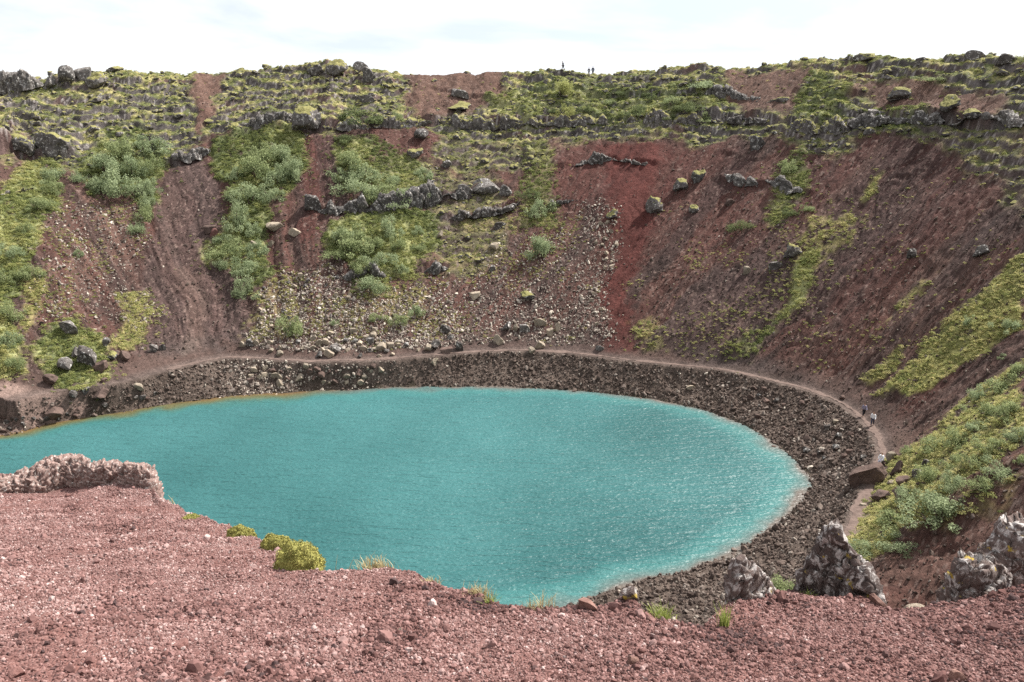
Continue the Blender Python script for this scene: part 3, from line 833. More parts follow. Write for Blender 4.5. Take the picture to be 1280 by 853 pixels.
in_beach = sstep(-.8, .2, R_G - RS) * (R_G < RP - .75)
paleb = sstep(-.75, -.45, A_G) * sstep(.32, .0, A_G)
p, i, j = sample(in_beach, 30000)
s = np.clip(RNG.lognormal(-1.52, .45, len(p)), .09, .9)
tone = np.clip(RNG.normal(.27, .19, len(p)) + paleb[i, j] * RNG.uniform(0, .65, len(p)) + .45 * (RNG.random(len(p)) > .965), 0, 1)
p[:, 2] += s * .12
scatter('beach_rubble', 'angular brown and pale stones covering the beach between path and lake', 'beach stones', C_STONE, 7, p, spin(len(p)), np.stack([s, s, s * .8], -1), tone)

lowwall = sstep(.02, .05, S_G) * sstep(1.0, .8, S_G) * (1 - lv * .6) * (1 - .9 * GRASS) * (1 - .88 * RED) * lerp(1.0, .35, sstep(.1, .7, S_G)) * (1 - .6 * TAN)
p, i, j = sample(lowwall, 26000)
s = np.clip(RNG.lognormal(-1.75, .42, len(p)), .08, .7)
paleT = np.maximum.reduce([region([(300,440),(330,350),(400,330),(450,360),(560,350),(600,420),(560,440),(440,452)], 1, 2), region([(560,300),(760,300),(760,430),(600,430)], 2, 3) * .6,
                           region([(40,260),(180,260),(170,400),(60,400)], 2, 3) * .5, region([(720,250),(775,250),(760,420),(715,420)], 1, 1.5) * .9])
tone = np.clip(RNG.normal(.20, .14, len(p)) + paleT[i, j] * RNG.uniform(0, .7, len(p)) + .4 * (RNG.random(len(p)) > .95), 0, 1)
p[:, 2] += s * .1
scatter('scree_rubble', 'loose dark and pale stones strewn over the scree of the crater wall', 'scree stones', C_STONE, 7, p, spin(len(p)), np.stack([s, s, s * .8], -1), tone)

p, i, j = sample(paleT * sstep(.02, .04, S_G) * (1 - GRASS) * lerp(1, 2.2, sstep(.3, .05, S_G)), 11000)
s = np.clip(RNG.lognormal(-1.45, .45, len(p)), .1, .8); p[:, 2] += s * .1
scatter('talus_rubble', 'small pale tan stones of the talus spread above the path', 'talus stones', C_STONE, 7, p, spin(len(p)), np.stack([s, s, s * .75], -1), np.clip(RNG.normal(.72, .25, len(p)), .1, 1))

lvm = []
for k in range(6):
    v, f = rock_shape(700 + k, 3, 8, .16, .85); lvm.append(mesh_from('lava_block', v, f, [M_MOSSROCK], True))
C_LAVA = protos('lava_block', lvm)
p, i, j = sample(lv * sstep(1.25, 1.02, S_G), 2600)
s = np.clip(RNG.lognormal(-.42, .45, len(p)), .25, 2.0); p[:, 2] += s * .05
scatter('lava_rubble', 'mossy grey lava blocks heaped along the upper belt of the wall', 'lava blocks', C_LAVA, 6, p, yaw(len(p)), np.stack([s, s, s * .8], -1), RNG.random(len(p)))

# low plants: tufts of many leaves
GREEN_STOPS = [(0, (.085, .105, .045)), (.35, (.185, .215, .075)), (.65, (.325, .335, .125)), (1, (.50, .45, .21))]
M_TUFT = tone_material('low plants', GREEN_STOPS, .8, .4, .5)
tm = []
for k in range(6):
    r = np.random.default_rng(50 + k); n = 90
    d = r.normal(size=(n, 3)); d[:, 2] = np.abs(d[:, 2]) * .9; d /= np.linalg.norm(d, axis=1)[:, None]
    pos = d * np.array([.5, .5, .36]) * (r.uniform(.55, 1.0, n) ** .5)[:, None] * (1 + .3 * np.sin(d[:, :1] * 5 + k) * np.cos(d[:, 1:2] * 4))
    vv, ff = leaf_cloud(r, pos, d + np.array([0, 0, .3]), .20)
    tm.append(mesh_from('tuft', vv, ff, [M_TUFT], False))
C_TUFT = protos('tuft', tm)
p, i, j = sample(GRASS * (1 - lv * .5), 15000)
s = RNG.uniform(.35, 1.0, len(p))
stray = RNG.random(len(p)) < .22                       # some tufts grow out over the bare scree
p[stray, :2] += RNG.normal(0, 2.4, (int(stray.sum()), 2)); p[:, 2] = grid_height(p[:, 0], p[:, 1]); s = np.where(stray, s * .7, s)
scatter('grass', 'bright green grass and herbs growing in tufts down the slopes', 'grass', C_TUFT, 6, p, yaw(len(p)), np.stack([s, s, s * RNG.uniform(.6, 1.1, len(p))], -1), np.clip(.42 + .16 * (A2[i, j] < rad(-27)) + n1[i, j, 0] * .22 + RNG.normal(0, .14, len(p)), 0, .85))  # sunlight on the far left strip is put into a lighter tuft tone
p, i, j = sample(np.clip(MOSSY * sstep(.3, .7, MOSSY + .5 * NF), 0, 1) + lv * flat * .20 * sstep(1.2, 1.0, S_G), 15000)
s = RNG.uniform(.25, .85, len(p)); isw = (MOSSY[i, j] > .3)
scatter('moss', 'yellow green moss cushions dotted over the scree and lava blocks', 'moss', C_TUFT, 6, p, yaw(len(p)), np.stack([s, s, s * .7], -1), np.clip(np.where(isw, .78, .62) + RNG.normal(0, .17, len(p)), .2, 1))
herb = np.maximum.reduce([region([(60,250),(190,270),(180,440),(80,420),(40,380)], 2, 3), region([(290,340),(560,330),(600,430),(300,440)], 2, 3), region([(760,280),(1020,280),(1000,460),(770,450)], 2, 4) * .6,
                          region([(540,230),(720,260),(720,430),(560,430)], 2, 3) * .7, region([(1000,210),(1290,230),(1240,420),(1010,470)], 3, 4) * .35])
p, i, j = sample(herb * (1 - RED) * sstep(.02, .05, S_G) * sstep(-.3, .5, n1[..., 0] + .5 * n2[..., 0]), 5200)
s = RNG.uniform(.18, .55, len(p))
scatter('herb_undergrowth', 'small yellowish herbs scattered thinly among the scree stones', 'herbs', C_TUFT, 6, p, yaw(len(p)), np.stack([s, s, s * .8], -1), np.clip(RNG.normal(.70, .2, len(p)), .2, 1))

# red gravel of the knoll
GRAV_STOPS = [(0, (.060, .038, .037)), (.25, (.105, .052, .046)), (.6, (.208, .118, .107)), (.85, (.29, .195, .180)), (1, (.40, .32, .30))]
M_GRAVEL = tone_material('red scoria gravel', GRAV_STOPS, 1.0, .22)
gm = []
for k in range(6):
    v, f = rock_shape(1300 + k, 2, 7, .22, .9, .55, .9); gm.append(mesh_from('scoria', v, f, [M_GRAVEL], False))
C_GRAV = protos('scoria', gm)
NG = 340000
_ga = np.linspace(rad(-40), rad(40), 2000); _w = np.cumsum((np.interp(_ga, edge_az, edge_r) + .25) ** 1.7)
ga_ = np.interp(RNG.uniform(0, _w[-1], NG), _w, _ga)
gr = np.sqrt(lerp(2.9 ** 2, (np.interp(ga_, edge_az, edge_r) + .25) ** 2, RNG.random(NG) ** 1.2))
er = np.interp(ga_, edge_az, edge_r)
ok = gr < er + .25
ga_, gr = ga_[ok], gr[ok]
gx, gyy = gr * np.sin(ga_), gr * np.cos(ga_)
clod = fbm(gx / .8, gyy / .8, None, 3, 160)
pr = np.array([PW / 2, 0]); gd = gyy * CP
fine = sstep(.15, .8, fbm(gx / 1.5, gyy / 1.5, None, 3, 161)) * sstep(.2, -.4, gx / 4)
keepg = RNG.random(len(gx)) > .8 * fine
gx, gyy, clod = gx[keepg], gyy[keepg], clod[keepg]
s = np.clip(RNG.lognormal(-4.16, .40, len(gx)) * (1 + .35 * np.clip(clod, -.5, 1)), .008, .075)
s = np.where(RNG.random(len(s)) > .997, s * RNG.uniform(1.8, 3.2, len(s)), s)
gz = knoll(gx, gyy) + s * .25
tone = np.clip(RNG.normal(.52, .20, len(gx)) + .10 * fbm(gx / .4, gyy / .4, None, 2, 163) + .12 * sstep(1.5, -3, gx) - .06 - .20 * sstep(.1, .7, clod) - .10 * sstep(-.8, 2.5, gx), 0, .95)
scatter('gravel', 'coarse red and pinkish scoria gravel covering the ground at the rim', 'gravel', C_GRAV, 6, np.stack([gx, gyy, gz], -1), spin(len(gx)), np.stack([s, s, s], -1), tone)

# ------------------------------------------------------------------ willow shrubs
print('things')
def leaf_material(name, lo, hi, trans=.5):
    m, nt, b = mat(name)
    at = nd(nt, 'ShaderNodeAttribute', attribute_name='tint')
    c = ramp(nt, at.outputs['Fac'], [(0, lo), (1, hi)])
    nt.links.new(c, b.inputs['Base Color']); b.inputs['Roughness'].default_value = .7
    out = nt.nodes['Material Output']
    tr = nd(nt, 'ShaderNodeBsdfTranslucent'); nt.links.new(c, tr.inputs[0])
    mx = nd(nt, 'ShaderNodeMixShader', {0: trans}); nt.links.new(b.outputs[0], mx.inputs[1]); nt.links.new(tr.outputs[0], mx.inputs[2])
    nt.links.new(mx.outputs[0], out.inputs[0])
    return m
LEAF = {'grey': leaf_material('grey willow leaves', (.150, .195, .100), (.375, .430, .250)),
        'green': leaf_material('green willow leaves', (.145, .185, .085), (.345, .385, .190)),
        'dark': leaf_material('dark green leaves', (.075, .100, .045), (.185, .215, .095)),
        'yellow': leaf_material('yellow green leaves', (.180, .205, .070), (.420, .420, .170)),
        'moss': leaf_material('cushion moss', (.150, .150, .040), (.450, .410, .130), .15)}
M_STEM, nt, b = mat('willow stems'); b.inputs['Base Color'].default_value = (.085, .065, .050, 1)
_shrub = {}
def shrub_data(variant, tone):
    if ('v', variant) not in _shrub:
        r = np.random.default_rng(2000 + variant)
        nb = 13 + variant % 5
        ce = np.stack([r.normal(0, .37, nb), r.normal(0, .34, nb), r.uniform(.08, .66, nb) * r.uniform(.5, 1, nb)], -1); rad_ = r.uniform(.11, .27, nb)
        ce[:, 2] -= .5 * np.hypot(ce[:, 0], ce[:, 1]) * .5
        P, N, T = [], [], []
        for q in range(nb):
            n = int(2600 * rad_[q] ** 2 / (rad_ ** 2).sum())
            d = r.normal(size=(n, 3)); d[:, 2] += .25; d /= np.linalg.norm(d, axis=1)[:, None]
            rr_ = rad_[q] * (1 + .28 * np.sin(7 * d[:, 0] + q) * np.cos(6 * d[:, 1] + 2 * q)) * r.uniform(.55, 1.08, n) ** .6
            P.append(ce[q] + d * rr_[:, None] * np.array([1, 1, .95])); N.append(d); T.append(np.full(n, r.uniform(.3, .7)) + r.normal(0, .2, n))
        # upright shoots beyond the outline
        n = 420; q = r.integers(0, nb, n); d = r.normal(size=(n, 3)); d[:, 2] = np.abs(d[:, 2]) + .5; d /= np.linalg.norm(d, axis=1)[:, None]
        P.append(ce[q] + d * (rad_[q] * r.uniform(1.0, 1.55, n))[:, None]); N.append(r.normal(size=(n, 3))); T.append(r.uniform(.5, 1, n))
        P, N, T = np.concatenate(P), np.concatenate(N), np.concatenate(T)
        keep = P[:, 2] > -.08
        P, N, T = P[keep], N[keep], np.clip(T[keep], 0, 1)
        vv, ff = leaf_cloud(r, P, N, .062, .7)
        w = max(np.ptp(vv[:, 0]), np.ptp(vv[:, 1])); vv = vv / w
        # stems
        sv, sf = [], []
        for k in range(7):
            e = ce[k] / w; n0 = len(sv) * 0
            pts = [np.array([e[0] * .15, e[1] * .15, -.12]), np.array([e[0] * .5, e[1] * .5, e[2] * .45]), e]
            base_i = sum(len(x) for x in sv)
            ring = []
            for m_, (pt, ra) in enumerate(zip(pts, (.022, .014, .004))):
                an = np.arange(5) * 2 * math.pi / 5
                ring.append(pt + np.stack([np.cos(an) * ra, np.sin(an) * ra, an * 0], -1))
            sv.append(np.concatenate(ring))
            for m_ in range(2):
                for a_ in range(5):
                    sf.append([base_i + m_ * 5 + a_, base_i + m_ * 5 + (a_ + 1) % 5, base_i + m_ * 5 + 5 + (a_ + 1) % 5, base_i + m_ * 5 + 5 + a_])
        _shrub[('v', variant)] = (vv, ff, np.repeat(T, 4), mesh_from('stem', np.concatenate(sv), np.array(sf), [M_STEM]))
    vv, ff, T, sm = _shrub[('v', variant)]
    if (variant, tone) not in _shrub:
        _shrub[(variant, tone)] = mesh_from('foliage', vv, ff, [LEAF[tone]], False, {'tint': T})
    return _shrub[(variant, tone)], sm

def depth_of(p): return p[1] * CP - p[2] * SP
def empty(name, loc, rz=0.0, sc=(1, 1, 1)):
    o = bpy.data.objects.new(name, None); COL.objects.link(o); o.location = loc; o.rotation_euler = (0, 0, rz); o.scale = sc
    o.empty_display_size = .3; return o

_sn = [0]
def shrub(px, py, w, h, tone, label, group=None):
    """px, py: middle of the foot in the photograph; w, h: size there"""
    p = seen.at(px, py)[0]; k = depth_of(p) / FPX
    _sn[0] += 1; v = (_sn[0] * 5) % 12
    fo, sm = shrub_data(v, tone)
    t = empty('willow_shrub', (p[0], p[1], p[2] - .1), RNG.uniform(0, 6.28), (w * k * RNG.uniform(1.1, 1.6), w * k * RNG.uniform(1.1, 1.6), h * k * RNG.uniform(1.5, 2.3)))
    tag(t, label, 'shrub', group)
    link('foliage', fo, t); link('stem', sm, t)
    return t

# single shrubs, each with a label of its own
for row in [
    (702, 117, 31, 24, 'yellow', 'round sunlit bush just below the skyline under the walking person with a lean'),
    (707, 142, 21, 17, 'yellow', 'small yellow green bush on the mossy bank above the long cliff band'),
    (672, 322, 32, 34, 'grey', 'lone pale willow on the bare scree between the ledges and the red streak'),
    (672, 268, 34, 30, 'grey', 'grey green willow growing at the end of the broken ledge, above the lone pale one'),
    (662, 247, 22, 16, 'dark', 'small dark bush at the top of the willow clump beside the broken ledge'),
    (929, 290, 29, 18, 'dark', 'dark green dome shaped bush alone on the red brown slope beyond the streak'),
    (362, 413, 38, 31, 'green', 'bright green round bush alone on the talus just above the path'),
    (306, 368, 33, 36, 'grey', 'pale willow at the lowest tip of the long shrub strip beside the grey chute'),
    (985, 212, 23, 24, 'green', 'green bush standing on the grass tongue above the split lava ledge'),
    (1011, 262, 16, 10, 'green', 'low green bush on the red slope below the split lava ledge'),
    (990, 268, 20, 12, 'dark', 'small dark bush on the grass tongue below the split lava ledge'),
    (445, 152, 58, 22, 'dark', 'wide dark green bush sitting on the edge of the long cliff band'),
    (437, 176, 44, 16, 'dark', 'flat dark bush hanging right under the long cliff band'),
    (497, 150, 20, 14, 'green', 'small green bush on the cliff band at the foot of the bare saddle'),
    (462, 362, 32, 28, 'grey', 'grey willow on the talus below the lower ledge thicket'),
    (520, 392, 26, 26, 'grey', 'feathery grey bush on the pale talus, the higher of two neighbours'),
    (498, 404, 24, 20, 'green', 'low greenish bush on the pale talus, the lower of two neighbours'),
    (466, 399, 16, 14, 'green', 'tiny bright green bush among pale talus stones'),
    (419, 404, 14, 12, 'grey', 'tiny grey bush on dark scree between the round green bush and the talus'),
    (488, 292, 27, 30, 'grey', 'upright grey willow standing in front of the long ledge face'),
    (523, 290, 18, 19, 'grey', 'slim pale willow beside the upright one in front of the long ledge'),
    (524, 312, 19, 15, 'green', 'small round bush below the slim pale willow'),
    (1211, 404, 14, 14, 'grey', 'small pale bush at the edge of the yellow moss strip'),
    (1253, 447, 13, 12, 'grey', 'little pale bush on the brown gully between moss strip and willow belt'),
    (1262, 412, 34, 18, 'grey', 'pale grey willow spreading over the yellow moss strip'),
    (1191, 606, 28, 28, 'grey', 'ball shaped grey willow in the belt above the seated person'),
    (1172, 648, 62, 42, 'grey', 'big grey willow at the lower end of the belt, largest of all'),
    (1118, 653, 58, 26, 'green', 'wide bright green shrub between big grey willow and dirt path'),
    (1130, 685, 52, 26, 'grey', 'long silvery willow below the big grey one'),
    (1078, 688, 36, 20, 'grey', 'silvery willow at the very foot of the belt behind the lichened crag'),
    (840, 128, 30, 13, 'green', 'low green bush on the bank under the rim top, near the bare red hollow'),
    (795, 142, 34, 16, 'dark', 'dark low bush on the green terrace below the rim walkers'),
    (880, 108, 34, 13, 'grey', 'pale grassy bush at the edge of the bare red hollow'),
    (1165, 100, 36, 10, 'green', 'flat green bush on the terrace below the dark rim rocks'),
    (97, 225, 20, 14, 'grey', 'small pale bush at the foot of the mossy outcrop'),
    (98, 320, 12, 12, 'grey', 'tiny pale bush alone on the brown scree'),
    ]:
    shrub(*row)
# thickets, whose shrubs nothing tells apart
for group, label, tone, rows in [
    ('shrubs of the thicket below the mossy outcrop', 'grey green willow in the thicket hanging below the mossy rim between brown and grey scree', 'grey',
     [(150,196,40,32),(178,190,44,36),(130,212,40,32),(165,216,48,36),(190,214,24,34),(142,240,40,34),(172,243,44,30),(190,240,18,26),(182,272,28,36),(172,290,24,24),(186,256,18,24),(120,236,20,20)]),
    ('shrubs on the bright green strip', 'green shrub on the steep bright grass strip running down from the mossy outcrop', 'green',
     [(62,226,36,30),(72,240,26,28),(48,262,28,22),(30,292,24,22),(14,318,34,24),(36,346,24,20),(10,350,30,22),(14,396,32,26),(8,430,30,30),(18,458,26,22)]),
    ('shrubs of the strip beside the grey chute', 'grey green willow in the long shrub strip along the grey scree chute', 'grey',
     [(330,196,34,26),(358,196,26,26),(372,220,32,32),(345,228,40,34),(318,220,38,30),(295,222,30,26),(340,250,34,26),(312,254,40,34),(288,244,24,22),(298,282,38,32),(316,290,24,24),(276,302,22,20),(292,318,40,28),(318,318,24,28),(280,335,24,22),(305,338,34,24)]),
    ('shrubs on top of the long ledge', 'willow in the dense clump growing on top of the long grey ledge', 'grey',
     [(438,208,40,32),(456,222,44,36),(430,226,32,30),(446,246,50,32),(478,240,34,26),(502,254,32,20),(520,244,24,24),(492,228,20,16),(470,252,36,20),(528,222,18,20)]),
    ('shrubs below the long ledge', 'green willow in the thicket just below the long grey ledge', 'green',
     [(424,300,36,28),(448,302,40,28),(436,318,44,26),(466,312,36,28),(478,328,32,24),(452,336,30,20),(420,322,24,20),(496,312,22,20),(500,338,20,16)]),
    ('shrubs of the willow belt', 'pale green willow in the belt of shrubs on the slope beyond the lichened crag', 'green',
     [(1226,496,30,22),(1256,484,50,26),(1275,470,30,26),(1240,520,44,24),(1222,540,44,24),(1264,520,40,24),(1200,554,44,26),(1244,560,44,26),(1276,548,34,24),(1222,580,42,26),(1168,560,40,20),(1140,566,34,18),(1256,592,40,22),(1232,608,36,20),(1190,580,30,22),(1164,600,36,24),(1140,628,36,22),(1276,580,20,20)]),
    ('shrubs of the green rim terrace', 'low dark green shrub on the grassy terrace above the long cliff band', 'dark',
     [(760,130,26,12),(815,122,26,14),(860,138,30,14),(730,138,22,11),(880,150,26,12),(836,148,26,11),(775,118,22,10),(690,140,18,10)])]:
    for k, (x, y, w, h) in enumerate(rows):
        shrub(x, y, w, h, tone if k % 4 else {'grey': 'green', 'green': 'grey', 'dark': 'green'}[tone], label, group)

# ------------------------------------------------------------------ boulders and stones, one object each
_rn = [0]
def boulder(px, py, w, h, kind, label, group=None, name='boulder', sink=.26, dep=.85, rz=None):
    p = seen.at(px, py)[0]; k = depth_of(p) / FPX
    _rn[0] += 1
    cuts = 12 if kind == 'pale' else 5 if w > 35 else 11
    me_ = rock_data(kind, _rn[0] % 9, .95, cuts)
    H = max(me_.vertices[i].co.z for i in range(0, len(me_.vertices), 3)) - min(me_.vertices[i].co.z for i in range(0, len(me_.vertices), 3))
    W, D, Z = w * k, w * k * dep, h * k * 1.18 / H
    o = link(name, me_, None, (p[0], p[1] + D * .15, p[2] + h * k * 1.18 * (.5 - sink)), (RNG.normal(0, .10), RNG.normal(0, .10), RNG.uniform(-.5, .5) if rz is None else rz), (W, D, Z))
    tag(o, label, 'rock', group)
    return o
for row in [
    (62, 109, 18, 15, 'grey', 'pale grey boulder leaning between rim wall and standing block'),
    (83, 102, 21, 20, 'grey', 'tall standing lava block that sticks out on the rim skyline'),
    (104, 99, 20, 17, 'grey', 'slanted grey slab beside the tall standing block on the rim'),
    (119, 107, 28, 18, 'mossy', 'broad boulder with moss cap below the slanted rim slab'),
    (143, 90, 22, 9, 'mossy', 'low rounded rock lying on the skyline near the dirt gully'),
    (62, 190, 42, 30, 'mossy', 'massive outcrop block above the top of the bright green strip'),
    (24, 190, 34, 24, 'mossy', 'shadowed outcrop block at the end of the mossy bank'),
    (76, 194, 12, 20, 'grey', 'narrow pale rock at the corner of the mossy outcrop'),
    (45, 150, 14, 10, 'mossy', 'small dark rock poking out of the mossy bank'),
    (121, 128, 24, 14, 'mossy', 'curved rock rib on the dark slope below the rim slabs'),
    (382, 161, 38, 30, 'mossy', 'dark hanging crag above the top of the red brown gully'),
    (396, 156, 12, 18, 'grey', 'pale split rock at the corner of the hanging crag'),
    (418, 92, 30, 20, 'mossy', 'mossy knob of lava forming the highest point over the ledge thickets'),
    (393, 92, 20, 18, 'mossy', 'squat lava knob beside the highest mossy knob'),
    (449, 88, 20, 12, 'grey', 'jagged grey rock on the skyline next to the mossy knob'),
    (460, 103, 18, 20, 'grey', 'upright pale faced rock below the jagged skyline rock'),
    (456, 128, 22, 12, 'grey', 'flat grey rock with dark cave like underside'),
    (574, 122, 23, 9, 'grey', 'flat grey slab lying on the bare saddle'),
    (575, 136, 36, 9, 'mossy', 'wide mossy block under the flat saddle slab'),
    (527, 173, 20, 12, 'grey', 'tilted grey slab on red soil under the cliff band'),
    (520, 196, 22, 13, 'mossy', 'small heap like rock below the tilted grey slab'),
    (556, 209, 15, 10, 'grey', 'lens shaped grey stone on the red soil above the long ledge'),
    (608, 239, 36, 17, 'grey', 'big grey slab with yellow moss cap above the broken ledge'),
    (580, 243, 22, 14, 'grey', 'rounded grey rock next to the moss capped slab'),
    (631, 245, 17, 14, 'grey', 'square grey block resting over the broken ledge'),
    (624, 285, 18, 10, 'dark', 'dark rough rock under the broken ledge'),
    (819, 266, 21, 21, 'mossy', 'round boulder with moss crown beside the red streak'),
    (767, 272, 15, 11, 'mossy', 'small dark boulder in the middle of the red streak'),
    (851, 237, 20, 15, 'mossy', 'yellow mossed rock on the red slope, lower of a pair'),
    (874, 226, 18, 17, 'mossy', 'wedge shaped rock on the red slope, upper of a pair'),
    (866, 264, 13, 9, 'mossy', 'small dull rock below the pair on the red slope'),
    (913, 256, 13, 9, 'brown', 'small triangular brown rock above the dark dome bush'),
    (946, 186, 20, 20, 'mossy', 'moss topped boulder standing on red soil below the cliff band'),
    (990, 322, 24, 19, 'mossy', 'large rounded boulder at the top of the green tongue'),
    (968, 336, 20, 12, 'dark', 'flat dark boulder next to the large rounded one'),
    (933, 343, 10, 10, 'pale', 'round white stone alone on the grey scree'),
    (1190, 136, 24, 20, 'mossy', 'grass crowned boulder on the bare terrace under the dark rim'),
    (1126, 124, 30, 16, 'mossy', 'hump backed rock below the bare terrace'),
    (1090, 146, 16, 11, 'grey', 'white flecked rock in the cliff band under the hump backed rock'),
    (1168, 150, 18, 12, 'grey', 'white flecked rock in the cliff band below the grass crowned boulder'),
    (1218, 146, 24, 12, 'mossy', 'yellow capped rock at the end of the cliff band'),
    (1218, 75, 26, 13, 'dark', 'spiky dark lava block standing highest on the dark rim'),
    (1258, 80, 26, 13, 'dark', 'rugged dark lava block at the end of the dark rim'),
    (1150, 78, 16, 8, 'dark', 'low dark stone on the skyline of the dark rim'),
    (1085, 76, 30, 10, 'mossy', 'rounded mossy hump on the skyline above the yellow moss tongue'),
    (1228, 318, 20, 12, 'dark', 'dark knobby rock on the brown slope above the moss strip'),
    (1140, 322, 12, 12, 'dark', 'small dark rock on the steep shaded scree'),
    (262, 290, 16, 10, 'brown', 'brown block at the edge of the grey chute, beside two reddish ones'),
    (266, 296, 11, 12, 'red', 'reddish rock leaning by the shrub strip'),
    (343, 286, 22, 10, 'pale', 'long tan slab between the shrub strip and the red brown gully'),
    (367, 295, 17, 11, 'pale', 'pale slab with dark shaded side beside the long tan one'),
    (316, 310, 11, 10, 'pale', 'tan stone half hidden by the shrub strip'),
    (338, 308, 9, 9, 'pale', 'pale arch shaped stone below the long tan slab'),
    (390, 262, 22, 17, 'dark', 'dark rounded lobe at the end of the long ledge'),
    (550, 297, 10, 9, 'pale', 'pinkish pale stone on the bank below the broken ledge'),
    (618, 312, 12, 9, 'pale', 'cream stone on the scree under the dark rough rock'),
    (593, 373, 14, 9, 'pale', 'flat whitish stone on a brown scree track'),
    (614, 339, 9, 9, 'grey', 'grey stone standing on the scree above the flat whitish one'),
    (660, 373, 18, 10, 'mossy', 'moss covered lump with a brown scree track beneath'),
    (622, 430, 13, 13, 'pale', 'cube shaped cream block standing above the path'),
    (674, 436, 14, 11, 'pale', 'tilted cream block beside the path with a dark notch'),
    (673, 406, 17, 10, 'pale', 'wide whitish boulder up the scree from the tilted cream block'),
    (655, 415, 13, 9, 'grey', 'grey stone between the two cream path blocks'),
    (634, 412, 13, 10, 'grey', 'dull grey stone just above the cube shaped cream block'),
    (644, 414, 6, 10, 'pale', 'thin upright cream stone above the path'),
    (687, 420, 9, 11, 'pale', 'rounded tan stone beyond the tilted cream block'),
    (696, 414, 9, 12, 'pale', 'long cream stone leaning on the rounded tan one'),
    (665, 440, 9, 7, 'pale', 'small cream stone touching the path edge'),
    (749, 438, 11, 7, 'grey', 'grey block at the foot of the red streak'),
    (556, 417, 15, 12, 'dark', 'dark angular boulder on the scree above two shaded rocks'),
    (562, 424, 10, 7, 'grey', 'small grey stone under the dark angular boulder'),
    (574, 438, 10, 11, 'dark', 'dark stone standing at the path edge'),
    (544, 434, 20, 10, 'dark', 'long dark rock half buried above the path'),
    (535, 438, 9, 8, 'pale', 'cream stone in front of the long dark rock'),
    (558, 442, 16, 9, 'brown', 'brown crumbling rock at the path edge'),
    (542, 456, 12, 9, 'pale', 'cream stone standing right on the path edge'),
    (477, 437, 14, 10, 'pale', 'big cream talus block pointing out of the pale stones'),
    (410, 446, 14, 10, 'pale', 'smooth tan block above the path, touching a grey slab'),
    (418, 441, 16, 10, 'grey', 'grey slab leaning over the smooth tan block'),
    (82, 414, 26, 18, 'grey', 'white topped crag above the grassy mound by the shore'),
    (109, 455, 28, 20, 'dark', 'biggest dark boulder on the grassy mound by the shore'),
    (94, 447, 12, 14, 'grey', 'upright light boulder behind the biggest dark one'),
    (82, 462, 20, 16, 'grey', 'light boulder at the lake side of the grassy mound'),
    (126, 464, 20, 14, 'brown', 'brown boulder in front of the biggest dark one'),
    (131, 432, 12, 12, 'grey', 'white flecked stone at the top corner of the grassy mound'),
    (140, 449, 14, 12, 'mossy', 'moss spotted rock at the end of the grassy mound'),
    (154, 449, 17, 11, 'brown', 'rounded brown boulder just beyond the grassy mound'),
    (192, 440, 11, 11, 'grey', 'white flecked stone under the foot of the grey chute, first of two'),
    (202, 438, 8, 10, 'grey', 'white flecked stone under the foot of the grey chute, second of two'),
    (173, 487, 14, 7, 'pale', 'pale flat stone lying between path and beach'),
    (125, 497, 28, 13, 'brown', 'dark earth bank clod at the path edge'),
    (92, 497, 11, 10, 'dark', 'round dark stone on the sandy flat'),
    (107, 491, 10, 8, 'dark', 'small dark stone on the sandy flat beside the round one'),
    (128, 478, 10, 6, 'brown', 'flat brown stone at the inner side of the path'),
    (68, 520, 26, 14, 'brown', 'broad slab at the shore edge of the sandy flat'),
    (5, 518, 14, 24, 'brown', 'upright block standing at the shore where the view ends'),
    (62, 480, 20, 13, 'brown', 'tan slab at the foot of the grassy mound'),
    (1085, 605, 46, 31, 'brown', 'huge brown boulder at the path corner below the seated person'),
    (1114, 577, 13, 12, 'pale', 'pale topped rock right behind the seated person'),
    (1122, 592, 14, 18, 'brown', 'leaning brown rock beyond the seated person'),
    (1114, 606, 9, 6, 'pale', 'small white stone at the feet of the seated person'),
    (1128, 606, 20, 11, 'brown', 'long flat brown rock below the leaning one'),
    (1100, 625, 26, 12, 'brown', 'broken slab at the bend of the dirt path'),
    (1128, 622, 20, 12, 'brown', 'rough slab beneath the bright green shrub'),
    (1148, 596, 18, 10, 'dark', 'dark rock in the willow belt near the leaning rock'),
    (1158, 582, 14, 8, 'dark', 'small dark rock among the willows of the belt'),
    (862, 487, 11, 6, 'pale', 'white stone shining on the dark beach beyond the streak'),
    (1045, 529, 9, 4, 'pale', 'white flat stone on the dark beach near the walkers'),
    (1008, 549, 9, 5, 'brown', 'tan stone on the dark beach halfway to the water'),
    (1053, 499, 7, 5, 'brown', 'brown stone on the path ahead of the walkers'),
    (1078, 633, 8, 4, 'pale', 'pale flat stone on the dirt path below the huge boulder'),
    ]:
    boulder(*row)
def pick_in(poly, n, mind=5):
    p = np.array(poly, float); out = []
    lo, hi = p.min(0), p.max(0)
    while len(out) < n:
        q = RNG.uniform(lo, hi); c = False
        for i in range(len(p)):
            a_, b_ = p[i], p[(i + 1) % len(p)]
            if (a_[1] > q[1]) != (b_[1] > q[1]) and q[0] < (b_[0] - a_[0]) * (q[1] - a_[1]) / (b_[1] - a_[1]) + a_[0]: c = not c
        if c and all((q[0] - o_[0]) ** 2 + (q[1] - o_[1]) ** 2 > mind ** 2 for o_ in out): out.append(q)
    return out
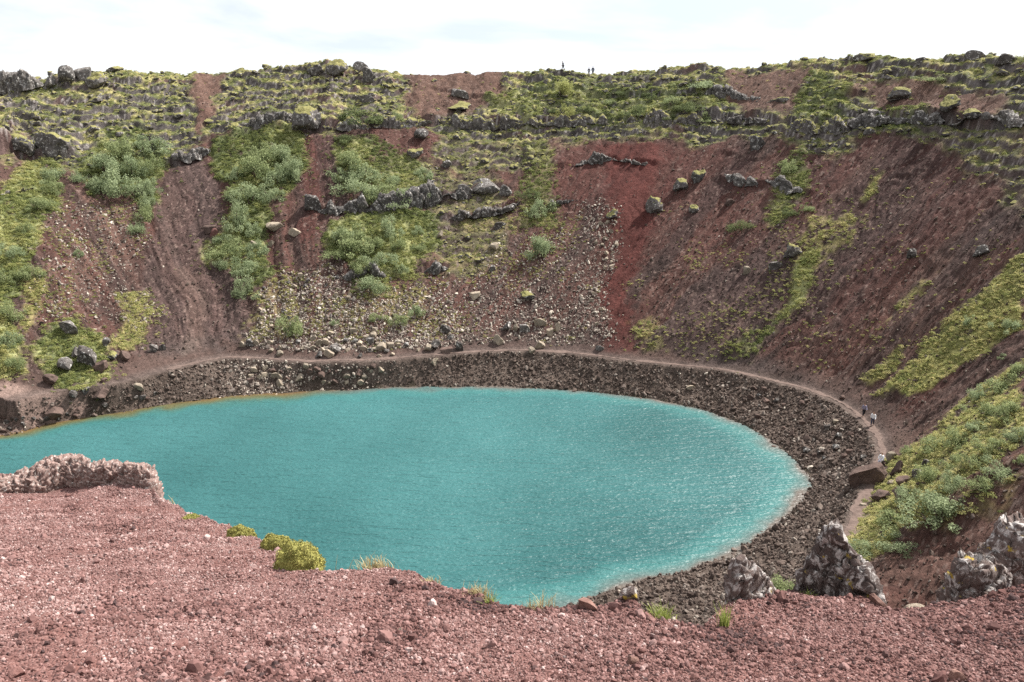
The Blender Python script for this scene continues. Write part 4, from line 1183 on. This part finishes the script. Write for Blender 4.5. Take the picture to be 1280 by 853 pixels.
for group, label, kinds, poly, n, lo, hi in [
    ('pale stones of the talus', 'pale tan angular stone in the dense talus just above the path', ('pale', 'pale', 'pale', 'grey'), [(300,432),(370,420),(430,405),(520,425),(525,440),(460,450),(380,446),(310,442)], 46, 5, 11),
    ('pale stones of the beach', 'pale angular stone on the stony beach below the talus', ('pale', 'pale', 'brown'), [(300,462),(360,458),(440,462),(480,458),(470,478),(400,486),(310,484)], 34, 5, 12),
    ('dark stones of the beach', 'dark brown angular stone on the wide beach by the walkers', ('brown', 'dark', 'brown'), [(930,480),(1010,500),(1060,530),(1080,575),(1030,590),(990,550),(930,515)], 30, 5, 10),
    ('white stones on the red streak', 'small white stone scattered at the edge of the red streak', ('pale',), [(735,268),(760,262),(772,300),(760,380),(748,410),(735,400),(745,340)], 22, 4, 7),
    ('stones on the upper talus', 'small tan stone on the thin talus around the round green bush', ('pale', 'grey'), [(315,360),(390,340),(440,370),(420,400),(330,410)], 22, 4, 8),
    ('stones on the shore below the sandy flat', 'dark brown stone on the shore below the sandy flat', ('brown', 'dark'), [(0,522),(60,522),(120,510),(200,490),(200,498),(110,518),(40,534),(0,542)], 20, 5, 10)]:
    for x, y in pick_in(poly, n, 6):
        w = RNG.uniform(lo, hi)
        boulder(x, y, w, w * RNG.uniform(.55, .85), kinds[int(RNG.integers(0, len(kinds)))], label, group, 'stone')

# ------------------------------------------------------------------ ledges and crags: rock ribs with a broken face
def facets(x, y, z, seed):
    """broken faces: every cell of a 3-D cell pattern has its own offset and tilt, with cracks between"""
    ix, iy, iz = np.floor(x), np.floor(y), np.floor(z)
    f1 = np.full(x.shape, 9.0); f2 = f1.copy(); val = np.zeros(x.shape)
    for dx in (-1, 0, 1):
        for dy in (-1, 0, 1):
            for dz in (-1, 0, 1):
                cx, cy, cz = ix + dx, iy + dy, iz + dz
                hx, hy, hz = (_hash(cx, cy, cz, seed + k) for k in (1, 2, 3))
                ax, ay, az = x - cx - hx, y - cy - hy, z - cz - hz
                d = np.sqrt(ax * ax + ay * ay + az * az)
                v = (_hash(cx, cy, cz, seed + 4) - .5) * 1.3 + ax * (_hash(cx, cy, cz, seed + 5) - .5) * 1.6 + ay * (_hash(cx, cy, cz, seed + 6) - .5) * 1.6 + az * (_hash(cx, cy, cz, seed + 7) - .5) * 1.6
                near = d < f1
                f2 = np.where(near, f1, np.minimum(f2, d)); val = np.where(near, v, val); f1 = np.where(near, d, f1)
    return val - .5 * sstep(.14, .0, f2 - f1)

def rib_rock(name, P, H, T, m, seed, amp=.18, nu=None, nv=26, block=.7, joints=0.0, power=.55, bury=.35, lean=0.0, strata=0.0):
    """rock rib along plan points P (x, y, z) with heights H and thicknesses T"""
    P = np.array(P, float); n = len(P)
    seg = np.concatenate([[0], np.cumsum(np.linalg.norm(np.diff(P, axis=0), axis=1))])
    nu = nu or max(24, int(seg[-1] / max(.12, seg[-1] / 170)))
    u = np.linspace(0, seg[-1], nu)
    C = np.stack([np.interp(u, seg, P[:, k]) for k in range(3)], -1)
    h = np.interp(u, seg, H); t = np.interp(u, seg, T)
    d = np.gradient(C[:, :2], axis=0); d /= np.linalg.norm(d, axis=1)[:, None]
    nr = np.stack([d[:, 1], -d[:, 0]], -1)
    nr *= np.sign((nr * -C[:, :2]).sum(1)).mean() or 1             # towards the viewer's side first
    th = np.linspace(0, math.pi, nv)
    off = -np.cos(th); zz_ = np.sin(th) ** power
    off = np.sign(off) * np.abs(off) ** .7
    X = C[:, None, 0] - nr[:, None, 0] * off[None, :] * t[:, None] * .5
    Y = C[:, None, 1] - nr[:, None, 1] * off[None, :] * t[:, None] * .5
    Z = C[:, None, 2] - bury * h[:, None] + (1 + bury) * h[:, None] * zz_[None, :]
    X = X + lean * (Z - C[:, None, 2]) 
    sc = 1 / block
    q = (X * sc + seed, Y * sc, Z * sc)
    n_a = fbm(*q, 5, seed, .6)
    wx, wy, wz = (fbm(*q, 2, seed + k) * .35 for k in (21, 22, 23))
    D = amp * .30 * n_a + amp * facets(X * sc + wx, Y * sc + wy, Z * sc * 1.15 + wz, seed) + amp * .30 * facets(X * sc * 2.3 + wx, Y * sc * 2.3 + wy, Z * sc * 2.3 + wz, seed + 4)
    if strata: D = D + strata * np.abs(((Z + .10 * fbm(X * 2, Y * 2, None, 2, seed + 9)) / .085) % 1 - .5) * (1 + n_a)
    if joints:
        jx = np.abs(((u[:, None] * sc * 1.1 + .5 * fbm(X * sc * .5, Y * sc * .5, Z * sc * .5, 2, seed + 5)) % 1) - .5)
        D = D - joints * amp * sstep(.12, .0, jx)
    ox = -nr[:, None, 0] * off[None, :]; oy = -nr[:, None, 1] * off[None, :]; oz = zz_[None, :] * np.ones_like(ox)
    ln = np.sqrt(ox ** 2 + oy ** 2 + oz ** 2) + 1e-6
    X, Y, Z = X + D * ox / ln, Y + D * oy / ln, Z + D * oz / ln
    return link(name, mesh_from(name, np.stack([X, Y, Z], -1).reshape(-1, 3), grid_faces(nu, nv), [m], True))

def ledge(poly, hpx, thick, m, label, seed, joints=.8, var=.8):
    pts = dense(poly, False, 7.0)
    W = seen0.at(pts[:, 0], pts[:, 1]); k = depth_of(W.mean(0)) / FPX
    W[:, 2] = grid_height(W[:, 0], W[:, 1]) * .5 + W[:, 2] * .5
    n = len(W); e = np.clip(np.minimum(np.arange(n), np.arange(n)[::-1]) / 2.0, 0, 1)
    hv = hpx * k * 1.2 * (.15 + .85 * e) * np.clip(1 + var * fbm(np.arange(n) * .6 + seed, np.zeros(n), None, 2, seed), .12, 1.6)
    o = rib_rock('rock_ledge', W, hv, np.full(n, thick) * (.4 + .6 * e), m, seed, .55, block=2.3, joints=joints, power=.36)
    tag(o, label, 'rock ledge')
ledge([(-12,112),(8,110),(30,108),(56,107)], 16, 4.2, M_GREY, 'broken wall of big grey lava blocks along the rim above the grassy bank', 10, .5, .22)
ledge([(398,266),(430,266),(470,266),(505,262),(535,252),(560,244),(585,244)], 13, 2.2, M_GREY, 'long grey jointed ledge running under the willow clump', 11)
ledge([(560,272),(600,266),(635,260),(650,250)], 6, 1.6, M_DARK, 'thin broken dark ledge stepping up below the square block', 12)
ledge([(716,208),(735,204),(765,199),(790,205),(820,212)], 6, 1.3, M_DARK, 'thin arched dark ledge across the top of the red streak', 13)
ledge([(688,253),(705,252),(725,251)], 5, 1.2, M_DARK, 'short dark ledge at the edge of the red slope', 14)
ledge([(908,222),(922,230),(948,233)], 9, 1.6, M_GREY, 'white flecked lava ledge above the dark dome bush, first half of the split ledge', 15)
ledge([(958,228),(978,236),(1004,240)], 9, 1.6, M_GREY, 'white flecked lava ledge crossing the grass tongue, second half of the split ledge', 16)
ledge([(404,160),(440,161),(480,158),(545,155)], 7, 1.8, M_MOSSROCK, 'mossy cliff band below the jagged skyline rock and the saddle', 17)
ledge([(548,155),(600,158),(650,157),(700,154),(760,154)], 8, 1.8, M_MOSSROCK, 'mossy cliff band with dark overhang below the saddle bank', 18)
ledge([(765,154),(820,154),(885,158)], 8, 1.8, M_MOSSROCK, 'mossy cliff band below the green rim terrace', 19)
ledge([(885,155),(912,154),(960,156)], 4, 1.2, M_DARK, 'thin dark bed of rock across the red slope below the bare hollow', 20)
ledge([(985,162),(1020,166),(1060,162)], 9, 2.0, M_MOSSROCK, 'undercut mossy cliff below the yellow moss tongue', 21)
ledge([(1060,156),(1100,152),(1140,150),(1180,153)], 7, 1.8, M_GREY, 'grey cliff band below the bare terrace under the dark rim', 22)
ledge([(1185,152),(1230,152),(1282,158)], 7, 1.8, M_GREY, 'grey cliff band where the wall leaves the view', 23)
ledge([(210,204),(235,201),(262,188)], 6, 1.4, M_GREY, 'grey rock edge at the head of the grey chute', 25)
ledge([(300,160),(325,158),(350,152),(372,148)], 8, 1.6, M_GREY, 'grey layered rock band above the head of the shrub strip', 26)
ledge([(418,348),(440,350),(462,346),(490,350)], 8, 1.4, M_GREY, 'pale columned rock face below the ledge thicket', 27)
ledge([(530,340),(545,338),(560,333)], 7, 1.2, M_GREY, 'short columned rock face on the talus beside the ledge thicket', 28)
ledge([(875,124),(905,124),(940,130),(955,136)], 7, 1.5, M_GREY, 'white flecked ledge around the foot of the bare red hollow', 29)
ledge([(955,135),(972,132),(990,128)], 9, 1.5, M_MOSSROCK, 'mossy ledge between bare red hollow and yellow moss tongue', 30)
ledge([(40,232),(20,238),(0,244)], 4, 1.0, M_MOSSROCK, 'low rock ledge inside the bright grass strip', 31)

# rim rocks of the scoria knoll
def knoll_rib(name, label, cat, pts, hts, thick, m, seed, amp, block, nu, nv=40, power=.5, back=0.0, lean=0.0, joints=.0, bury=1.1, strata=0.0):
    P = [knoll_at(x, y) for x, y in pts]; P = [(p.x * (1 + back), p.y * (1 + back), p.z * (1 + back)) for p in P]
    k = [depth_of(p) / FPX for p in P]
    o = rib_rock(name, P, [h * q * 1.18 for h, q in zip(hts, k)], thick, m, seed, amp, nu, nv, block, joints, power, bury, lean, strata)
    return tag(o, label, cat)
knoll_rib('rock_crag', 'jagged lichened lava crag standing tall at the edge of the red gravel', 'rock',
          [(992,738),(1000,736),(1010,736),(1022,736),(1034,738),(1046,740),(1058,742),(1070,745),(1082,748),(1094,752),(1106,756),(1116,758)],
          [3, 26, 56, 80, 93, 74, 58, 46, 36, 24, 12, 1], [.05,.14,.20,.24,.26,.26,.25,.24,.22,.18,.12,.04], M_CRAG, 31, .055, .24, 190, 70, .42, .02)
knoll_rib('rock_crag', 'smaller lichened crag with a steep face beside the tall one', 'rock',
          [(909,764),(915,760),(922,758),(932,755),(944,752),(956,748),(968,744)], [2, 54, 58, 46, 34, 20, 2], [.06,.16,.22,.24,.22,.18,.08], M_CRAG, 32, .040, .18, 120, 56, .42, .02)
knoll_rib('lava_outcrop', 'black and white lichened lava outcrop with a deep hollow beyond the gravel edge', 'rock',
          [(1186,757),(1196,755),(1210,752),(1226,748),(1242,746),(1256,744)], [3, 56, 66, 54, 46, 3], [.04,.36,.42,.42,.36,.16], M_CRAG, 33, .085, .26, 170, 64, .4, .10)
knoll_rib('lava_outcrop', 'dark knobby lava outcrop with white lichen, higher and partly cut by the view', 'rock',
          [(1232,742),(1242,740),(1256,738),(1272,736),(1290,734),(1310,732),(1330,732)], [3, 62, 84, 86, 92, 88, 3], [.05,.5,.6,.6,.6,.5,.2], M_CRAG, 34, .10, .30, 180, 64, .4, .22)
knoll_rib('tuff_ledge', 'pale crumbling tuff ledge standing up at the far corner of the red gravel', 'rock ledge',
          [(-70,620),(-30,618),(0,617),(20,616),(40,615),(58,614),(72,613),(90,612),(110,613),(130,614),(150,615),(170,616),(186,618),(195,620),(199,621)],
          [12, 14, 15, 18, 21, 30, 31, 27, 24, 22, 22, 23, 24, 20, 1], [.5,.55,.6,.6,.6,.6,.6,.6,.55,.5,.5,.45,.4,.25,.03], M_LEDGE, 35, .075, .22, 420, 80, .30, .0, joints=.0, strata=.07, bury=2.2)
def knoll_stone(px, py, w, h, kind, label, sub=0):
    p = knoll_at(px, py); k = depth_of(p) / FPX
    _rn[0] += 1; me_ = rock_data(kind, _rn[0] % 9, .95, 8)
    o = link('rock', me_, None, (p.x, p.y, p.z + h * k * .3), (RNG.normal(0, .15), RNG.normal(0, .15), RNG.uniform(0, 6)), (w * k, w * k * .8, h * k * 1.7)); tag(o, label, 'rock'); return o
M_CLOD = rock_material('reddish brown clod', (.10, .055, .045), (.24, .145, .12), 0, 0, 6)
ROCK_MATS['clod'] = M_CLOD; ROCK_MATS['crag'] = M_CRAG
for row in [(787, 754, 24, 18, 'crag', 'whitish lichened stone on the gravel edge beside a green grass tuft'),
            (733, 767, 28, 20, 'clod', 'reddish clod with dry moss on top at the gravel edge'),
            (498, 708, 13, 13, 'crag', 'small round grey stone on the gravel mound with dry grass'),
            (1098, 754, 26, 22, 'clod', 'reddish clod at the foot of the tall crag'),
            (1144, 760, 28, 11, 'pale', 'flat white stone lying behind the gravel edge'),
            (227, 812, 18, 12, 'red', 'large red scoria lump in the gravel, darker than the rest'),
            (20, 843, 22, 13, 'red', 'red scoria lump near the lower corner of the gravel'),
            (275, 848, 16, 10, 'red', 'dark red scoria piece at the very bottom of the gravel'),
            (1196, 846, 26, 14, 'clod', 'brown clod lying in the gravel below the lava outcrop'),
            (790, 828, 18, 13, 'clod', 'brown lump in the gravel below the reddish edge clod'),
            (500, 792, 8, 7, 'pale', 'small white stone in the gravel under the mound with dry grass')]:
    knoll_stone(*row)

# moss cushions and tufts of grass along the gravel edge
def cushion(px, py, w, h, label, seed, n=5200):
    p = knoll_at(px, py); k = depth_of(p) / FPX; r = np.random.default_rng(seed)
    d = r.normal(size=(n, 3)); d[:, 2] = np.abs(d[:, 2]) - .15; d /= np.linalg.norm(d, axis=1)[:, None]
    lum = 1 + .18 * fbm(d[:, 0] * 2.5 + seed, d[:, 1] * 2.5, d[:, 2] * 2.5, 3, seed)
    W, Hh = w * k, h * k
    sc = np.array([W * .5, W * .36, Hh * .95])
    pos = d * sc * (lum * r.uniform(.94, 1.02, n))[:, None]
    vv, ff = leaf_cloud(r, pos, d / sc * W * .4, max(.016, W * .035), .8, .6)
    t = empty('moss_cushion', (p.x, p.y, p.z - .02)); tag(t, label, 'moss cushion')
    v0, f0 = ICO[4]; l0 = 1 + .18 * fbm(v0[:, 0] * 2.5 + seed, v0[:, 1] * 2.5, v0[:, 2] * 2.5, 3, seed)
    bv = v0 * sc * l0[:, None] * .95
    link('body', mesh_from('body', bv, f0, [LEAF['moss']], True, {'tint': np.clip(.35 + .3 * fbm(v0[:, 0] * 4, v0[:, 1] * 4, v0[:, 2] * 4, 2, 3), 0, 1)}), t)
    tint = np.repeat(np.clip(.45 + .35 * fbm(pos[:, 0] * 9, pos[:, 1] * 9, pos[:, 2] * 9, 3, seed) + r.normal(0, .18, n), 0, 1), 4)
    link('foliage', mesh_from('foliage', vv, ff, [LEAF['moss']], False, {'tint': tint}), t)
cushion(372, 713, 64, 40, 'large round yellow green moss cushion overhanging the gravel edge', 1)
cushion(345, 686, 40, 20, 'low moss cushion joined to the uphill side of the large round one', 2)
cushion(301, 670, 36, 18, 'flat yellow moss cushion up the edge from the large round one', 3)
cushion(240, 648, 26, 9, 'thin mossy patch on the edge near the tuff ledge', 4)

M_DRY = leaf_material('dry grass', (.25, .20, .10), (.55, .47, .27), .25)
M_FRESH = leaf_material('fresh grass', (.13, .17, .04), (.38, .42, .12), .3)
M_SEED = leaf_material('seed heads', (.16, .075, .04), (.36, .20, .12), .25)
def tuft(px, py, w, h, m, label, seed, n=70, name='grass_tuft', seeds=0, spread=1.0):
    p = knoll_at(px, py); k = depth_of(p) / FPX; r = np.random.default_rng(seed)
    W, Hh = w * k, h * k * 1.0
    V, F, T = [], [], []
    tips = []
    for q in range(n):
        b0 = np.array([r.normal(0, W * .22), r.normal(0, W * .15), -.02]); a_ = r.uniform(0, 6.28)
        ln = Hh * r.uniform(.5, 1.05); out = r.uniform(.1, .75) * spread * ln; bend = np.array([math.cos(a_), math.sin(a_), 0])
        s_ = np.array([-math.sin(a_), math.cos(a_), 0]) * max(.003, k * .6); st = len(V) 
        for g in range(4):
            f_ = g / 3; c_ = b0 + bend * out * f_ ** 1.8 + np.array([0, 0, ln * (f_ - .15 * f_ ** 3)])
            V += [c_ - s_ * (1 - f_ * .85), c_ + s_ * (1 - f_ * .85)]
        tips.append(c_); tt = r.uniform(0, 1); T += [tt] * 8
        F += [[st + 2 * g, st + 2 * g + 1, st + 2 * g + 3, st + 2 * g + 2] for g in range(3)]
    t = empty(name, (p.x, p.y, p.z - .01)); tag(t, label, 'grass tuft')
    link('foliage', mesh_from('foliage', np.array(V), np.array(F), [m], False, {'tint': np.array(T)}), t)
    for q in range(seeds):
        c_ = tips[q]; rr_ = np.random.default_rng(q + seed); P_ = c_ + rr_.normal(size=(26, 3)) * np.array([.006, .006, .022])
        vv, ff = leaf_cloud(rr_, P_, rr_.normal(size=(26, 3)), .008)
        link('seed_head', mesh_from('seed_head', vv, ff, [M_SEED], False, {'tint': rr_.random(len(vv))}), t)
tuft(470, 709, 44, 18, M_DRY, 'dry straw coloured tuft crowning the gravel mound', 1, 260)
tuft(540, 728, 26, 12, M_DRY, 'short dry tuft on the slope of the gravel mound', 2, 110)
tuft(598, 752, 32, 20, M_DRY, 'golden dry tuft at the dip in the gravel edge', 3, 160)
tuft(613, 758, 18, 20, M_FRESH, 'small greenish tuft touching the golden dry one', 4, 90)
tuft(675, 768, 40, 26, M_DRY, 'wispy dry tuft with thin pale blades at the lowest gravel edge', 5, 130)
tuft(826, 772, 34, 26, M_FRESH, 'bright green tuft beside the whitish lichened stone', 6, 180)
tuft(906, 782, 18, 44, M_FRESH, 'tall yellow green tuft below the smaller crag', 7, 90, spread=.5)
tuft(374, 678, 24, 34, M_DRY, 'thin stalks with reddish seed heads behind the large moss cushion', 8, 26, seeds=14, spread=.6)
tuft(345, 672, 14, 34, M_DRY, 'two or three tall straw stalks between the moss cushions', 9, 7, spread=.5)
tuft(215, 632, 20, 18, M_DRY, 'sparse pale stalks at the foot of the tuff ledge', 10, 16)
tuft(430, 713, 26, 36, M_DRY, 'faint thin stalks on the edge beside the gravel mound', 11, 8, spread=.7)
tuft(1012, 738, 20, 16, M_FRESH, 'small green tuft on the face of the tall crag', 12, 40)
def edge_bush(px, py, w, h, tone, label):
    p = knoll_at(px, py); k = depth_of(p) / FPX
    p = Vector((p.x * 1.04, p.y * 1.04, p.z * 1.04))
    fo, sm = shrub_data(3, tone); t = empty('leafy_bush', p, .7, (w * k * 1.3, w * k * 1.3, h * k * 2.2)); tag(t, label, 'shrub')
    link('foliage', fo, t); link('stem', sm, t)
edge_bush(974, 734, 44, 30, 'green', 'fresh green bush between the two lichened crags')

# ------------------------------------------------------------------ people
def cloth(name, c):
    m, nt, b = mat(name); b.inputs['Base Color'].default_value = (*c, 1); b.inputs['Roughness'].default_value = .85; return m
M_SKIN = cloth('skin', (.48, .30, .22))
def skinned(name, joints, edges, root, m, parent, lv=2):
    """one continuous surface grown round a skeleton: joints = {key: (x, y, z, radius)}"""
    keys = list(joints); idx = {k: i for i, k in enumerate(keys)}
    me_ = bpy.data.meshes.new(name); me_.from_pydata([joints[k][:3] for k in keys], [(idx[a_], idx[b_]) for a_, b_ in edges], [])
    o = bpy.data.objects.new(name, me_); COL.objects.link(o)
    md = o.modifiers.new('skin', 'SKIN'); sv = me_.skin_vertices[0].data if me_.skin_vertices else None
    if sv is None:
        bm = bmesh.new(); bm.from_mesh(me_); bm.verts.layers.skin.verify(); bm.to_mesh(me_); bm.free(); sv = me_.skin_vertices[0].data
    for k in keys:
        rr_ = joints[k][3]; sv[idx[k]].radius = rr_ if isinstance(rr_, tuple) else (rr_, rr_); sv[idx[k]].use_root = (k == root)
    s_ = o.modifiers.new('subdivision', 'SUBSURF'); s_.levels = lv; s_.render_levels = lv
    dg = bpy.context.evaluated_depsgraph_get(); dg.update()
    ev = bpy.data.meshes.new_from_object(o.evaluated_get(dg)); ev.name = name
    bpy.data.objects.remove(o); ev.materials.clear(); ev.materials.append(m)
    for f in ev.polygons: f.use_smooth = True; f.material_index = 0
    return link(name, ev, parent)

def person(loc, rz, label, top, legs, hair, pose='walk', lean=0.0, height=1.72):
    t = empty('person', loc, rz); t.scale = (height / 1.72,) * 3; tag(t, label, 'person')
    if pose == 'sit':
        hip = .46; kf, kb, af, ab = (.44, .50), (.40, .47), (.46, .04), (.34, .04)
    else:
        hip = .90; kf, kb, af, ab = (.17, .50), (-.03, .49), (.24, .06), (-.30, .10)
    # the figure faces +y; kf/af front knee and ankle, kb/ab rear ones (y, z)
    L = lambda z: lean * (z - hip)
    J = {'pelvis': (0, 0, hip, (.15, .11)), 'waist': (0, L(hip + .18), hip + .18, (.135, .10)), 'chest': (0, L(hip + .40), hip + .40, (.165, .115)), 'collar': (0, L(hip + .53), hip + .53, (.11, .08)),
         'neck': (0, L(hip + .59) + .01, hip + .59, .052), 'jaw': (0, L(hip + .64) + .035, hip + .65, (.062, .07)), 'head': (0, L(hip + .73) + .02, hip + .735, (.078, .098)), 'crown': (0, L(hip + .80) + .01, hip + .80, (.05, .06)),
         'nose': (0, L(hip + .70) + .125, hip + .695, .014)}
    for s_, kn_, an_, sg in (('r', kf, af, 1), ('l', kb, ab, -1)):
        J['hip' + s_] = (.09 * sg, 0.0, hip - .05, .095); J['knee' + s_] = (.10 * sg, kn_[0], kn_[1], .062); J['calf' + s_] = (.10 * sg, kn_[0] * .6 + an_[0] * .4, kn_[1] * .62 + an_[1] * .38, .058)
        J['ankle' + s_] = (.10 * sg, an_[0], an_[1] + .02, .040); J['toe' + s_] = (.12 * sg, an_[0] + .17, an_[1] - .015, .036)
        sh = (.19 * sg, L(hip + .49), hip + .49)
        J['shoulder' + s_] = (*sh, .062)
        if pose == 'sit':
            el = (.25 * sg, .14 + L(hip + .3), hip + .25); wr = (.17 * sg, .36, hip + .12)
        else:
            el = (.25 * sg, sh[1] - .10 * sg - .02, hip + .22); wr = (.25 * sg, sh[1] - .16 * sg + .14, hip + .02)
        J['elbow' + s_] = (*el, .044); J['wrist' + s_] = (*wr, .030); d_ = Vector(wr) - Vector(el); d_.normalize()
        pm = Vector(wr) + d_ * .06; J['palm' + s_] = (*pm, (.036, .020))
        sd_ = Vector((0, 1, 0)) - d_ * d_.y; sd_ = sd_.normalized() if sd_.length > .05 else Vector((0, 0, 1))
        for q, (o_, l_) in enumerate(((-.030, .065), (-.010, .08), (.010, .085), (.030, .07))):
            a_ = pm + d_ * .035 + sd_ * o_; b_ = a_ + d_ * l_ * .55 + Vector((-.008 * sg, 0, 0)); c_ = b_ + d_ * l_ * .4 + Vector((-.018 * sg, 0, 0))
            J['f%d%s' % (q, s_)] = (*a_, .010); J['g%d%s' % (q, s_)] = (*b_, .009); J['h%d%s' % (q, s_)] = (*c_, .008)
        a_ = pm + sd_ * .035 - d_ * .01; b_ = a_ + sd_ * .025 + d_ * .03; J['ta' + s_] = (*a_, .012); J['tb' + s_] = (*b_, .010)
    E = [('pelvis', 'waist'), ('waist', 'chest'), ('chest', 'collar'), ('collar', 'neck'), ('neck', 'jaw'), ('jaw', 'head'), ('head', 'crown'), ('head', 'nose')]
    for s_ in 'rl':
        E += [('pelvis', 'hip' + s_), ('hip' + s_, 'knee' + s_), ('knee' + s_, 'calf' + s_), ('calf' + s_, 'ankle' + s_), ('ankle' + s_, 'toe' + s_), ('chest', 'shoulder' + s_), ('shoulder' + s_, 'elbow' + s_), ('elbow' + s_, 'wrist' + s_), ('wrist' + s_, 'palm' + s_)]
        for q in range(4): E += [('palm' + s_, 'f%d%s' % (q, s_)), ('f%d%s' % (q, s_), 'g%d%s' % (q, s_)), ('g%d%s' % (q, s_), 'h%d%s' % (q, s_))]
        E += [('palm' + s_, 'ta' + s_), ('ta' + s_, 'tb' + s_)]
    skinned('body', J, E, 'pelvis', M_SKIN, t)
    def part(name, keys, edges, grow, m, root, over={}):
        g = lambda v: tuple(x + grow for x in v) if isinstance(v, tuple) else v + grow
        JJ = {k: (*J[k][:3], g(J[k][3])) for k in keys}; JJ.update(over)
        skinned(name, JJ, edges, root, m, t)
    part('jacket', ['pelvis', 'waist', 'chest', 'collar', 'shoulderr', 'shoulderl', 'elbowr', 'elbowl', 'wristr', 'wristl'],
         [('pelvis', 'waist'), ('waist', 'chest'), ('chest', 'collar')] + [e for s_ in 'rl' for e in (('chest', 'shoulder' + s_), ('shoulder' + s_, 'elbow' + s_), ('elbow' + s_, 'wrist' + s_))], .024, top, 'waist')
    part('trousers', ['pelvis', 'hipr', 'hipl', 'kneer', 'kneel', 'calfr', 'calfl', 'ankler', 'anklel'],
         [e for s_ in 'rl' for e in (('pelvis', 'hip' + s_), ('hip' + s_, 'knee' + s_), ('knee' + s_, 'calf' + s_), ('calf' + s_, 'ankle' + s_))], .020, legs, 'pelvis')
    for s_ in 'rl':
        an, to = J['ankle' + s_], J['toe' + s_]
        skinned('shoe', {'heel': (an[0], an[1] - .04, an[2] - .04, .045), 'mid': (an[0], an[1] + .05, an[2] - .035, .047), 'tip': (to[0], to[1] + .03, to[2] - .005, .04)}, [('heel', 'mid'), ('mid', 'tip')], 'mid', M_SHOE, t, 1)
    hd = J['head']
    skinned('hair', {'a': (0, hd[1] + .03, hd[2] + .075, (.07, .045)), 'b': (0, hd[1] - .05, hd[2] + .05, (.085, .06)), 'c': (0, hd[1] - .075, hd[2] - .04, (.07, .04))}, [('a', 'b'), ('b', 'c')], 'b', hair, t, 2)
    v_, f_ = ICO[1]
    for sg in (-1, 1):
        link('eye', mesh_from('eye', v_ * .011, f_, [M_SHOE]), t, (sg * .032, hd[1] + .094, hd[2] - .01))
        link('ear', mesh_from('ear', v_ * np.array([.012, .022, .032]), f_, [M_SKIN]), t, (sg * .081, hd[1], hd[2] - .02))
    link('mouth', mesh_from('mouth', v_ * np.array([.022, .006, .006]), f_, [cloth('lips', (.35, .14, .12))]), t, (0, J['jaw'][1] + .074, J['jaw'][2] + .005))
    return t
M_SHOE = cloth('dark shoes', (.03, .028, .026))
M_BLACK = cloth('black cloth', (.028, .026, .030)); M_NAVY = cloth('dark blue cloth', (.03, .035, .06)); M_WHITE = cloth('white cloth', (.72, .72, .74))
M_LILAC = cloth('greyish lilac cloth', (.26, .24, .32)); M_PALEJ = cloth('pale trousers', (.58, .57, .66)); M_JEAN = cloth('dark jeans', (.05, .05, .075)); M_GREYC = cloth('grey cloth', (.11, .11, .13))
M_HAIR = cloth('dark hair', (.035, .022, .015)); M_HAIR2 = cloth('light brown hair', (.17, .10, .05))
def crest(px):
    p = seen.at(px, 60.0)[0]; return (p[0], p[1], p[2] - .05)
person(crest(704.5), 1.9, 'person in dark clothes leaning forward while walking on the far rim, alone', M_BLACK, M_BLACK, M_HAIR, 'walk', .22, 1.76)
person(crest(737), .2, 'slim person in grey on the far rim, smaller one of a pair', M_GREYC, M_BLACK, M_HAIR, 'walk', .03, 1.62)
person(crest(742), .2, 'person in dark blue on the far rim, bigger one of a pair', M_NAVY, M_BLACK, M_HAIR, 'walk', .03, 1.82)
def on_ground(px, py, dz=0.0):
    p = seen.at(px, py)[0]; return (p[0], p[1], max(p[2], LAKE_Z + 3.66) + dz)
person(on_ground(1079, 521), 2.9, 'person in lilac grey top and dark trousers walking first on the lakeside path', M_LILAC, M_BLACK, M_HAIR, 'walk', .05, 1.68)
person(on_ground(1090, 533), 2.6, 'person in white top and dark trousers walking behind on the lakeside path', M_WHITE, M_JEAN, M_HAIR2, 'walk', .05, 1.76)
sp_ = on_ground(1101, 581)
person((sp_[0], sp_[1], sp_[2] + .04), 2.3, 'person in white top and pale trousers sitting on a rock by the huge boulder', M_WHITE, M_PALEJ, M_HAIR2, 'sit', .10, 1.72)
so_ = link('boulder', rock_data('brown', 4, .95, 11), None, (sp_[0] + .04, sp_[1] + .06, sp_[2] + .14), (0, 0, .3), (.85, .8, .72)); tag(so_, 'low brown rock the seated person sits on', 'rock')
print('objects', len(bpy.data.objects))
